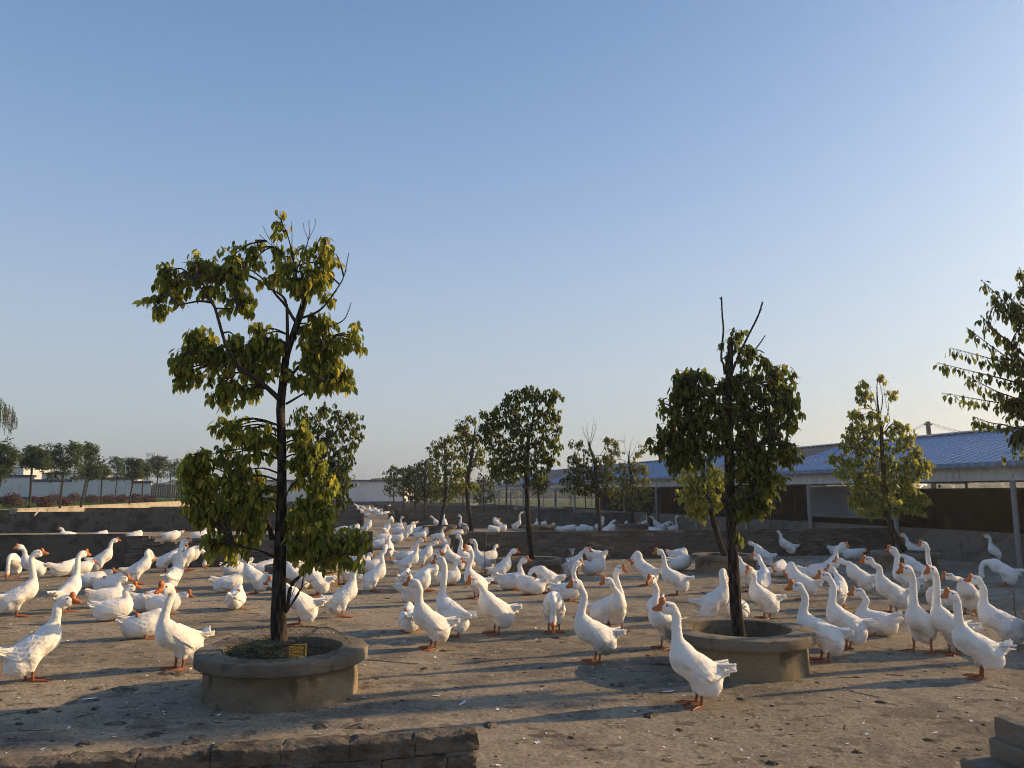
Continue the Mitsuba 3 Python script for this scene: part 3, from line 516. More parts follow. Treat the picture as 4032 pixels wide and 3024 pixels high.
tree('planter_tree', 'tall tree in the front left planter, with drooping yellow-green leaves and a bent side limb', G1, 7.15, P1, sk1, c1 + P2to1(c2), leaf=.090, pal='mixed', dens=1.15, singles=300, seed=11, xy=(-2.05, 7.15))
c3 = [(830,780,80,70,30),(930,780,80,60,30),(800,880,70,90,35),(900,900,110,100,60),(1030,870,100,100,55),(1180,850,100,90,45),(1300,850,110,110,55),(1450,850,110,110,55),(1550,720,70,70,25),(1600,830,90,100,45),(1690,850,60,100,25),(1700,1000,80,90,35),(1560,970,100,100,50),(1700,1100,70,80,25),(1400,1000,110,100,45),(740,960,50,40,10),(740,1040,80,90,40),(870,1030,110,110,65),(1020,1030,110,110,65),(1100,1100,100,110,50),(1290,1100,110,100,50),(1480,1120,100,90,40),(1560,1180,70,80,25),(700,1200,80,90,40),(820,1180,110,110,60),(960,1200,110,110,60),(1080,1260,90,100,40),(650,1330,90,90,40),(760,1340,110,100,50),(900,1350,110,100,50),(1050,1400,90,90,35),(1300,1280,110,100,50),(1450,1300,110,110,50),(1600,1340,90,80,30),(1730,1390,70,50,15),(700,1470,80,60,20),(820,1470,90,60,30),(1300,1450,110,110,45),(1450,1450,110,110,50),(1580,1450,90,80,30),(1220,430,60,50,15),(1260,520,60,60,15),(1160,600,30,60,8),(1360,560,70,50,15),(1390,650,80,60,18),(1470,600,40,30,6),(600,1030,30,30,3),
      (1250,1560,100,80,35),(1400,1560,110,80,40),(1530,1580,80,70,25),(1450,1690,90,70,35),(1350,1690,80,60,25),(1260,1830,70,70,25),(1330,1800,90,70,30),(1440,1810,70,80,25),(1480,1860,45,60,10),(1275,1910,40,50,10),(1245,2060,30,70,12),(1140,1840,25,60,6)]
def full4(l): return [((x - 2300) * 2.074, (y - 1100) * 2.074, *r) for x, y, *r in l]
sk2 = [full4([(2908,2530,.066),(2898,2400,.060),(2890,2250,.056),(2880,2080,.052),(2873,1900,.049),(2870,1750,.047),(2868,1620,.044),(2870,1500,.040),(2875,1400,.032),(2877,1348,.030)]), [(1150,775,.016),(1140,700,.013),(1120,630,.012),(1137,420,.010),(1128,290,.009),(1121,142,.008)], [(1121,170,.006),(1112,158,.005),(1105,150,.004)], [(1195,790,.018),(1250,650,.014),(1330,480,.011),(1420,300,.010),(1458,182,.008)], [(1446,245,.005),(1452,243,.004),(1456,242,.003)], [(1300,740,.011),(1370,610,.008),(1430,530,.007),(1480,457,.005)], [(1180,1000,.02),(1300,950,.014),(1450,850,.008),(1560,740,.004)], [(1190,1200,.02),(1380,1060,.014),(1560,960,.009),(1690,860,.004)], [(1180,1100,.02),(1040,980,.014),(900,870,.008),(830,790,.004)], [(1180,1300,.02),(1000,1180,.014),(840,1130,.009),(680,1020,.004),(620,1050,.002)], [(1190,1450,.018),(950,1350,.012),(760,1370,.007),(600,1400,.003)], [(1200,1400,.02),(1400,1350,.013),(1600,1330,.008),(1760,1360,.003)], [(1200,1600,.016),(1350,1560,.01),(1500,1560,.005)], [(1245,2000,.011),(1252,1900,.010),(1330,1780,.007),(1440,1740,.004)]]
tree('planter_tree', 'dark backlit tree in the front right planter with a sawn top and bare poles', G1, 8.16, P4, sk2, c3, leaf=.088, pal='dark', dens=.98, singles=300, seed=12, xy=(2.34, 8.16))
# right edge: branches of hanging leaves
tips = [((650,210),(880,430),(1000,560)),((830,290),(950,430),(1050,600)),((965,110),(1010,260),(1080,400)),((645,495),(780,640),(960,790)),((530,600),(870,850),(1150,1000)),((395,765),(780,870),(1150,980)),((300,890),(750,1000),(1150,1080)),((540,1000),(850,1150),(1150,1190)),((330,1135),(770,1210),(1150,1240)),((590,1330),(800,1390),(1150,1370)),((900,1480),(960,1440),(1150,1400)),((1010,200),(1100,420),(1200,600))]
skr = [[(1415, 2960,.085),(1410,2400,.075),(1408,1900,.070),(1400,1400,.06),(1395,1000,.05),(1390,600,.035),(1385,250,.02)]] + [[(1390, 1500 - 95 * i, .018), (c[0], c[1], .014), (b[0], b[1], .007), (a[0], a[1], .003)] for i, (a, b, c) in enumerate(tips)]
cr_ = [(950,900,90,110,45),(980,1080,90,100,50),(940,1240,90,80,45),(1000,1300,80,70,30),(860,1230,80,70,30),(980,600,60,120,30),(940,480,70,80,30),(990,330,40,100,20),(760,430,50,80,22),(850,460,60,70,22),(960,1560,40,70,16),(930,1640,80,30,10),(1010,1500,60,60,20),(830,870,70,70,25),(900,760,60,60,14),
       (1150,1000,120,200,70),(1200,600,110,200,70),(1150,1300,140,120,60),(1500,300,130,200,60),(1600,700,150,200,70),(1650,1100,160,160,70),(1400,1200,140,140,60),(1400,800,120,200,60),(1350,400,110,160,50),(1380,60,70,120,30),(1700,1400,130,120,40),(1250,1500,100,90,30)]
for a, b, c in tips:                                                    # leaves in rows along each branch
    q = spline([(*a, 0), (*b, 0), (*c, 0)], 26)
    cr_ += [(x, y + 14, 16, 12, 3) for x, y, _ in q[:22]]
tree('planter_tree', 'tree reaching in from the right edge, rows of hanging leaves against the sky', G1, 8.85, P7, skr, cr_, leaf=.085, pal='dark', dens=.72, singles=300, seed=13, per=3, droop=1.25, xy=(6.55, 8.85))
# tree behind the front left one
tree('planter_tree', 'tree right behind the front left one, its darker crown showing to the right', G1, 15.2, P2, [[(1590,1560,.075),(1580,1300,.065),(1555,1000,.055),(1545,800,.05),(1600,560,.04),(1640,430,.02)],[(1545,760,.03),(1480,560,.02),(1420,400,.01)],[(1620,500,.025),(1740,380,.015),(1850,290,.008)],[(1550,800,.02),(1700,660,.014),(1830,600,.008)]],
     [(1390,250,80,60,30),(1480,300,90,80,40),(1600,220,80,60,35),(1560,330,90,80,45),(1700,260,90,80,50),(1830,300,80,70,45),(1880,400,50,60,25),(1760,400,90,80,50),(1650,420,80,70,40),(1400,350,70,60,25),(1500,430,90,80,50),(1620,530,100,80,60),(1760,540,90,80,55),(1840,500,50,70,25),(1700,660,90,80,60),(1790,640,60,80,35),(1560,660,90,90,55),(1640,780,90,80,50),(1740,800,80,90,55),(1770,900,50,100,35),(1680,920,70,90,45),(1720,980,60,40,22),(1560,850,80,80,35)], leaf=.10, pal='dark', dens=1.0, seed=14, xy=(-4.0, 15.2))
tree('planter_tree', 'largest tree of the middle distance, standing in the mesh-caged planter', G1, 16.6, P3, [[(1527,1590,.058),(1515,1400,.055),(1500,1200,.053),(1492,950,.050),(1495,750,.045),(1505,560,.04),(1540,420,.03),(1560,250,.018),(1565,150,.01)],[(1495,720,.025),(1420,600,.018),(1350,570,.012),(1200,480,.006)],[(1510,560,.022),(1420,400,.014),(1330,300,.008)],[(1550,400,.02),(1640,330,.014),(1740,200,.006)],[(1500,650,.02),(1620,560,.014),(1740,480,.006)]],
     [(1510,120,50,50,30),(1440,150,60,60,35),(1560,170,60,60,35),(1340,170,50,50,25),(1400,230,70,60,45),(1660,160,60,40,30),(1750,160,50,40,25),(1710,210,50,60,28),(1540,260,80,60,40),(1300,270,60,60,40),(1380,330,80,70,55),(1200,330,60,50,35),(1130,330,50,50,25),(1250,400,80,60,50),(1140,430,60,60,40),(1090,490,50,60,25),(1200,500,80,60,50),(1330,440,80,70,50),(1460,370,80,70,45),(1620,330,70,60,40),(1720,300,50,60,30),(1740,380,50,60,25),(1640,430,70,60,40),(1760,480,40,60,20),(1560,480,70,70,40),(1420,500,70,60,40),(1300,560,80,60,40),(1180,590,60,60,35),(1240,660,70,60,40),(1360,660,70,60,40),(1460,620,60,60,30),(1600,580,70,60,40),(1700,560,60,60,35),(1750,620,40,50,18),(1660,660,70,60,40),(1230,730,60,60,35),(1330,750,80,60,45),(1440,730,70,60,40),(1560,700,80,60,45),(1660,730,60,50,30),(1740,740,40,30,12),(1250,820,60,60,35),(1350,840,70,60,40),(1450,810,70,60,40),(1560,800,70,60,45),(1650,810,50,50,25),(1600,870,50,40,18)], leaf=.10, pal='dark', dens=1.15, seed=15, xy=(.41, 16.6))
tree('planter_tree', 'small yellowing tree with a slanted trunk behind the front right tree', G1, 17.7, P4, [[(1115,2273,.07),(1085,2080,.065),(1030,1870,.06),(985,1660,.05),(960,1500,.03),(950,1400,.015)]], [(850,1560,70,60,30),(900,1650,90,70,45),(1000,1560,90,80,40),(1000,1700,100,80,50),(860,1730,70,60,30),(940,1790,80,60,40),(1060,1780,60,60,30),(830,1800,60,50,25),(1000,1860,70,50,35),(920,1880,60,50,30),(960,1930,40,40,15),(1080,1640,60,60,25)], leaf=.12, pal='yellow', dens=1.6, seed=16, xy=(4.80, 17.7))
tree('planter_tree', 'conical sunlit tree with bare whips at its top, far right before the shed', G1, 18.5, P5, [[(922,1700,.075),(900,1500,.07),(870,1350,.06),(850,1150,.055),(830,900,.05),(822,700,.04),(805,550,.03),(785,400,.02),(780,260,.01)],[(830,640,.014),(880,480,.01),(875,390,.004)],[(800,560,.014),(830,380,.01),(800,220,.005)],[(790,560,.012),(760,380,.008),(700,260,.004)],[(850,640,.010),(890,560,.008),(860,420,.006),(840,270,.003)],[(820,700,.02),(940,580,.01),(1050,640,.006)],[(830,900,.02),(640,820,.012),(500,800,.006)],[(840,1050,.02),(1050,950,.012),(1200,930,.006)]],
     [(820,180,30,35,14),(650,210,40,40,12),(640,280,40,50,16),(680,330,50,60,25),(640,380,50,50,25),(910,340,45,40,16),(590,480,50,60,20),(640,520,60,60,30),(720,500,60,60,25),(780,540,60,60,25),(560,610,50,60,28),(660,640,70,60,40),(760,640,60,60,30),(940,610,40,50,16),(1010,640,60,60,25),(900,660,50,50,18),(540,720,60,60,28),(660,730,70,60,40),(1040,720,60,70,30),(970,740,50,60,20),(500,800,50,50,22),(600,830,70,60,40),(720,820,70,60,35),(900,800,60,50,22),(1050,820,60,60,35),(1130,820,40,60,18),(380,880,45,30,18),(480,920,60,60,32),(600,930,80,60,45),(740,930,80,60,40),(900,920,80,60,40),(1050,930,80,60,45),(1160,930,60,50,28),(1230,950,40,40,12),(480,1010,60,50,28),(600,1040,80,60,45),(740,1050,80,60,40),(900,1060,80,60,40),(1050,1040,80,60,45),(1150,1010,60,50,28),(620,1130,70,60,35),(760,1140,80,60,35),(900,1140,70,60,35),(1060,1120,70,60,35),(620,1220,70,60,40),(560,1240,50,40,16),(750,1230,80,60,40),(900,1230,80,60,45),(1050,1200,80,60,45),(1160,1220,60,60,32),(650,1310,60,50,30),(760,1320,70,50,35),(900,1330,80,60,40),(1040,1310,80,50,35),(1150,1340,50,50,22),(740,1370,50,30,15)], leaf=.12, pal='yellow', dens=1.3, seed=17, xy=(9.25, 18.5))
tree('planter_tree', 'yellow-green tree in the sunlit planter beside the aisle', G1, 33.5, P3, [[(765,1310,.085),(775,1100,.08),(785,900,.075),(780,700,.05),(775,560,.02)]], [(760,570,50,40,25),(700,610,50,50,25),(800,630,60,60,30),(850,560,40,40,16),(820,530,35,25,10),(680,700,45,50,22),(760,720,60,60,35),(860,700,60,60,30),(680,780,40,50,20),(770,820,70,50,40),(880,790,60,60,32),(720,870,60,50,25),(840,880,60,60,35),(920,850,50,60,25),(760,950,70,50,35),(860,960,70,50,35),(690,1000,50,50,22),(780,1040,50,40,20),(860,1040,50,40,18),(950,950,50,60,20)], leaf=.15, pal='yellow', dens=1.7, seed=21, far=True, xy=(-3.1, 33.5))
tree('planter_tree', 'yellowing tree with a bowed trunk and bare tips, right of the aisle', G1, 26.2, P3, [[(1015,1480,.09),(1010,1370,.088),(990,1200,.085),(972,1000,.08),(990,820,.075),(1020,640,.055),(1040,470,.03),(1045,350,.01)],[(1030,540,.012),(1075,420,.008),(1072,340,.004)],[(1020,640,.012),(960,500,.008),(900,410,.005)]], [(900,410,35,35,14),(930,450,40,50,18),(1000,380,45,40,18),(910,500,40,50,18),(990,480,50,60,25),(950,540,60,50,25),(1040,560,50,50,18),(920,600,50,50,18),(1000,640,60,60,25),(1090,640,40,50,14),(940,690,50,40,16),(1040,700,50,40,16),(1100,720,40,60,18),(1020,770,50,30,12),(940,840,40,50,18),(920,960,60,50,25),(1010,960,60,50,22)], leaf=.13, pal='yellow', dens=1.7, seed=22, far=True, xy=(-1.38, 26.2))
tree('planter_tree', 'tree with bare antler-like twigs on top behind the brick wall', G1, 27.0, P3, [[(2140,1480,.08),(2130,1350,.078),(2115,1150,.07),(2098,900,.065),(2075,720,.06),(2045,640,.05),(2030,575,.04)],[(2035,590,.012),(1990,500,.008),(1975,430,.004)],[(2040,600,.014),(2065,460,.008),(2072,372,.003)],[(2045,610,.012),(2085,480,.007),(2095,390,.003)],[(2040,600,.012),(2015,470,.008),(2022,395,.003)],[(2060,690,.012),(2130,690,.01),(2170,600,.006),(2130,540,.003)],[(2050,660,.012),(1950,630,.008),(1880,580,.004)]], [(1880,580,30,30,8),(1960,590,40,40,12),(1930,680,40,50,14),(2000,640,40,40,10),(2190,560,25,40,10),(2190,720,40,40,16),(1900,740,50,50,25),(1980,760,60,60,32),(2120,740,60,50,28),(1900,840,60,60,35),(2000,860,70,60,40),(2130,840,70,60,42),(2200,820,40,60,22),(1850,900,60,50,28),(1950,940,70,50,40),(2080,940,80,50,42),(2190,930,50,60,26),(1860,980,60,30,16),(2000,1000,70,30,22),(2150,1000,60,30,18)], leaf=.13, pal='dark', dens=1.7, seed=23, far=True, xy=(3.0, 27.0))
tree('planter_tree', 'airy yellow tree with bare upper twigs left of the shed roof end', G1, 35.0, P4, [[(395,1980,.08),(390,1750,.075),(380,1560,.07),(365,1480,.05),(370,1400,.02)],[(370,1470,.012),(330,1360,.007),(335,1265,.003)],[(370,1440,.012),(380,1340,.008),(405,1285,.003)],[(375,1460,.012),(420,1370,.007),(440,1305,.003)],[(365,1500,.014),(280,1450,.008),(210,1340,.004)],[(375,1500,.014),(440,1450,.008),(490,1390,.004)]], [(210,1310,35,25,14),(270,1320,40,25,14),(240,1370,40,30,14),(290,1400,40,25,10),(480,1380,30,40,14),(430,1420,35,30,12),(210,1440,45,35,20),(220,1510,50,50,28),(300,1530,60,40,28),(440,1520,60,40,34),(490,1560,30,50,20),(370,1570,60,50,34),(240,1590,50,40,20),(330,1640,70,50,38),(450,1640,60,50,36),(510,1650,30,40,14),(300,1720,80,50,38),(420,1720,80,50,38),(500,1740,50,50,22),(340,1790,80,40,36),(460,1790,70,40,30),(250,1770,50,50,20),(380,1830,70,30,22)], leaf=.15, pal='yellow', dens=1.7, seed=24, far=True, xy=(5.4, 35.0))
tree('planter_tree', 'slim tree right of the largest middle tree, trunk rising from the second pen planter', G1, 34.0, P3, [[(1607,1310,.06),(1600,1150,.055),(1590,1000,.05),(1585,900,.03)]], [(1580,880,60,30,25),(1520,930,50,50,25),(1600,940,60,50,35),(1650,900,40,50,20),(1590,990,50,30,18)], leaf=.15, pal='dark', dens=1.7, seed=25, far=True, xy=(1.2, 34.0))
for i, (lab, d, b, base, top, cl, pal) in enumerate((
    ('thin-trunked tree behind the largest middle tree, its crown merged with it', 44.0, 1310, (1312,1230), (1318,880), [(1230,700,40,60,20),(1220,800,45,60,25),(1290,830,60,50,30),(1250,880,60,40,25),(1370,860,60,50,28),(1320,900,40,30,14)], 'dark'),
    ('small round-crowned tree in the gap left of the largest tree', 62.0, 1115, (1112,1180), (1115,880), [(1110,870,45,35,22),(1080,920,45,45,24),(1140,930,50,50,28),(1070,1000,50,45,26),(1140,1010,55,50,30),(1180,960,30,60,18),(1110,1070,70,40,30),(1170,1070,35,40,14),(1060,1060,35,30,12)], 'dark'),
    ('slender tree between the two yellow aisle trees', 66.0, 938, (938,1180), (930,900), [(900,900,40,40,16),(960,910,40,40,16),(930,960,45,40,18),(890,980,40,30,12)], 'yellow'),
    ('thick dark-green tree at the far end of the aisle, right of the pale one', 46.0, 600, (606,1240), (598,760), [(610,760,45,40,25),(520,810,60,50,36),(600,830,70,50,45),(460,840,50,50,32),(660,820,40,60,26),(500,900,70,50,45),(600,920,80,50,50),(440,930,40,60,24),(670,910,40,60,24),(480,980,70,40,40),(600,1000,80,40,42),(550,1050,70,30,30),(650,1010,40,50,20),(690,980,40,50,20)], 'dark'),
    ('dark tree partly behind the thick one at the aisle\'s far end', 58.0, 520, (520,1180), (510,850), [(470,830,40,40,18),(520,800,40,30,14),(560,890,50,40,20),(480,960,50,60,28),(540,1050,60,40,26),(460,1050,40,40,18),(720,1020,40,50,22),(690,1080,40,30,14)], 'dark'),
    ('pale-trunked tree before the white factory\'s right end', 54.0, 420, (421,1190), (410,800), [(400,810,35,25,16),(340,810,40,30,18),(300,830,40,40,20),(380,860,45,45,26),(300,890,45,35,20),(350,930,50,40,24),(410,920,30,60,20),(290,960,30,30,12),(400,1000,30,40,14)], 'dark'),
    ('leftmost small tree standing against the white factory wall', 74.0, 330, (331,1150), (335,850), [(290,880,40,30,12),(330,920,45,40,16),(270,880,30,20,8),(330,1010,50,30,16),(290,1010,40,25,10),(370,1000,30,40,10)], 'dark'),
    ('young tree behind the left wall, seen below the front tree\'s right crown edge', 30.0, -151, (-157,1190), (-150,700), [(-160,850,50,60,26),(-110,900,50,50,24),(-160,960,60,50,28),(-110,800,40,60,20)], 'dark'))):
    tree('far_tree', lab, 'trees standing far off in the pens', d, P3, [[(base[0], base[1] + 40, .07), *( [(base[0], base[1], .068)] ), ((base[0]+top[0])/2, (base[1]+top[1])/2, .06), (*top, .02)]], cl, leaf=.19, pal=pal, dens=2.0, seed=30 + i, far=True, xy=None)
# the young trees and red shrubs on the lawn at the left
G2 = 'young trees on the lawn'
YT = [((295,1290),(325,745,130,105),'round dark-crowned young tree, largest at the left, on a lit trunk'), ((600,1282),(640,800,165,155),'young tree with a wide light crown, second lit trunk from the left'), ((812,1270),(890,790,115,140),'young tree with upright twigs and a leaning trunk'), ((1010,1240),(1030,900,55,55),'very small round young tree right of the leaning one'), ((1155,1215),(1180,865,95,105),'young tree with dense crown in the middle of the row'), ((1298,1242),(1350,870,75,90),'young tree with reddish upper twigs'), ((1425,1230),(1440,870,65,85),'slim young tree before the barred gate'), ((1558,1225),(1590,860,85,95),'young tree nearest to the front tree\'s crown'),
      ((208,1160),(230,780,80,110),'pale leaning young tree behind the largest round one'), ((450,1160),(490,840,70,110),'young tree in the rear row left of the wide light crown'), ((665,1160),(700,880,90,110),'rear young tree under the wide light crown'), ((842,1236),(900,900,70,60),'rear young tree behind the leaning one'), ((1278,1160),(1270,930,60,60),'rear young tree right of the dense crown'), ((1385,1140),(1400,930,50,60),'rear young tree beside the reddish one'), ((-60,1300),(40,760,110,170),'young tree cut by the left edge'), ((1690,1200),(1720,870,80,80),'young tree half covered by the front tree\'s leaves')]
for i, ((bx, by), (cx, cy, rx, ry), lab) in enumerate(YT):
    b = gp(*cr(P6, bx, by), 1.0) if i < 8 or i > 13 else gp(*cr(P6, bx, by - 10), 1.0); d = b[1]
    r = random.Random(i); cl = [(cx + r.uniform(-.95, .95) * rx, cy + r.uniform(-.8, 1.0) * ry, rx * .42, ry * .38, 26) for _ in range(22)]
    if i in (2, 1, 5, 7): cl += [(cx + r.uniform(-.8, .8) * rx, cy - ry * r.uniform(.8, 1.05), rx * .10, ry * .22, 14) for _ in range(5)]
    tree('young_tree', lab, G2, d, P6, [[(bx, by, .055), ((bx * .6 + cx * .4), by * .6 + (cy + ry * .6) * .4, .05), (cx, cy + ry * .55, .045), (cx, cy - ry * .3, .02)], [(cx, cy + ry * .5, .02), (cx - rx * .5, cy - ry * .3, .008)], [(cx, cy + ry * .5, .02), (cx + rx * .5, cy - ry * .4, .008)]], cl, leaf=.16, pal='young', dens=1.4, seed=60 + i, far=True, droop=.4, depth=.9)
for i, (x, y, rx, ry, lab) in enumerate(((120,1200,100,75,'large reddish shrub at the left end of the lawn'), (345,1192,45,38,'small shrub behind the largest round tree\'s trunk'), (460,1218,75,62,'reddish shrub left of the second lit trunk'), (550,1175,75,48,'flat-topped red shrub against the white wall'), (655,1215,55,50,'greenish shrub right of the second lit trunk'), (745,1172,65,50,'reddish shrub left of the leaning young tree'), (925,1185,65,48,'low wide red shrub right of the leaning young tree'), (1100,1185,75,50,'dark red shrub in the middle of the row'), (1220,1182,55,45,'shrub right of the middle red shrub'), (1360,1178,58,55,'tall red shrub near the gate'), (1490,1182,65,45,'shrub in front of the barred gate'))):
    b = gp(*cr(P6, x, y + ry * .95), 1.0); d = b[1]; k = thing('red_shrub', lab, 'shrub', 'reddish shrubs on the lawn'); r = np.random.default_rng(90 + i); s = d / F_PX / 2.553; n = 1100
    c = at(*cr(P6, x, y), d); g = r.normal(0, 1, (n, 3)); g /= np.linalg.norm(g, axis=1, keepdims=True); g *= r.random((n, 1)) ** .33 * (.75 + .5 * meshkit.noise(g * 2.2 + i * 9)[:, None])
    ms, cc = leaf_mesh(leaf_frames(r, n, .2, .6), c + g * np.array([rx, rx, ry]) * s, r.uniform(.09, .15, n), leaf_cols(r, n, 'red', 0), LEAF_S)
    part('foliage', k, ms, 'shrub_leaf', color=cc); part('stem', k, cat([tube([[c[0] + dx, c[1], 1.0], [c[0] + dx * 4, c[1], c[2]]], [.03, .015], 5) for dx in (-.05, 0, .05)]), 'twig')
# willow at the left edge
wk = thing('willow', 'pale hazy willow with drooping strands at the left edge', 'tree'); r = np.random.default_rng(5); d = 62.0; c = at(-45, 1640, d); n = 260; st_ = []; lv = []
part('trunk', wk, tube([[c[0] - .4, d, .9], [c[0] - .2, d, 3.5], [c[0], d, c[2] + .4]], [.22, .18, .06], 8), 'bark', True)
for i in range(n):
    a = r.uniform(0, 2 * np.pi); q = r.random() ** .5; p = c + [q * 1.95 * math.cos(a), q * 1.95 * math.sin(a), 1.75 * math.sqrt(max(0, 1 - q * q)) + r.uniform(-.6, 0)]
    l = r.uniform(.7, 1.9); st_.append(tube([p, p + [.05, 0, -l * .5], p + [.02, 0, -l]], .008, 3, False)); lv += [p + [.03, 0, -l * t] for t in r.random(16)]
part('strands', wk, cat(st_), 'twig'); lv = np.array(lv); m = len(lv); ms, cc = leaf_mesh(leaf_frames(r, m, 1.2, .3), lv, r.uniform(.10, .2, m), leaf_cols(r, m, 'young', 0) * np.array([[.85, .75, 1.1]]), LEAF_S); part('leaves', wk, ms, 'leaf', color=cc, kind='stuff')

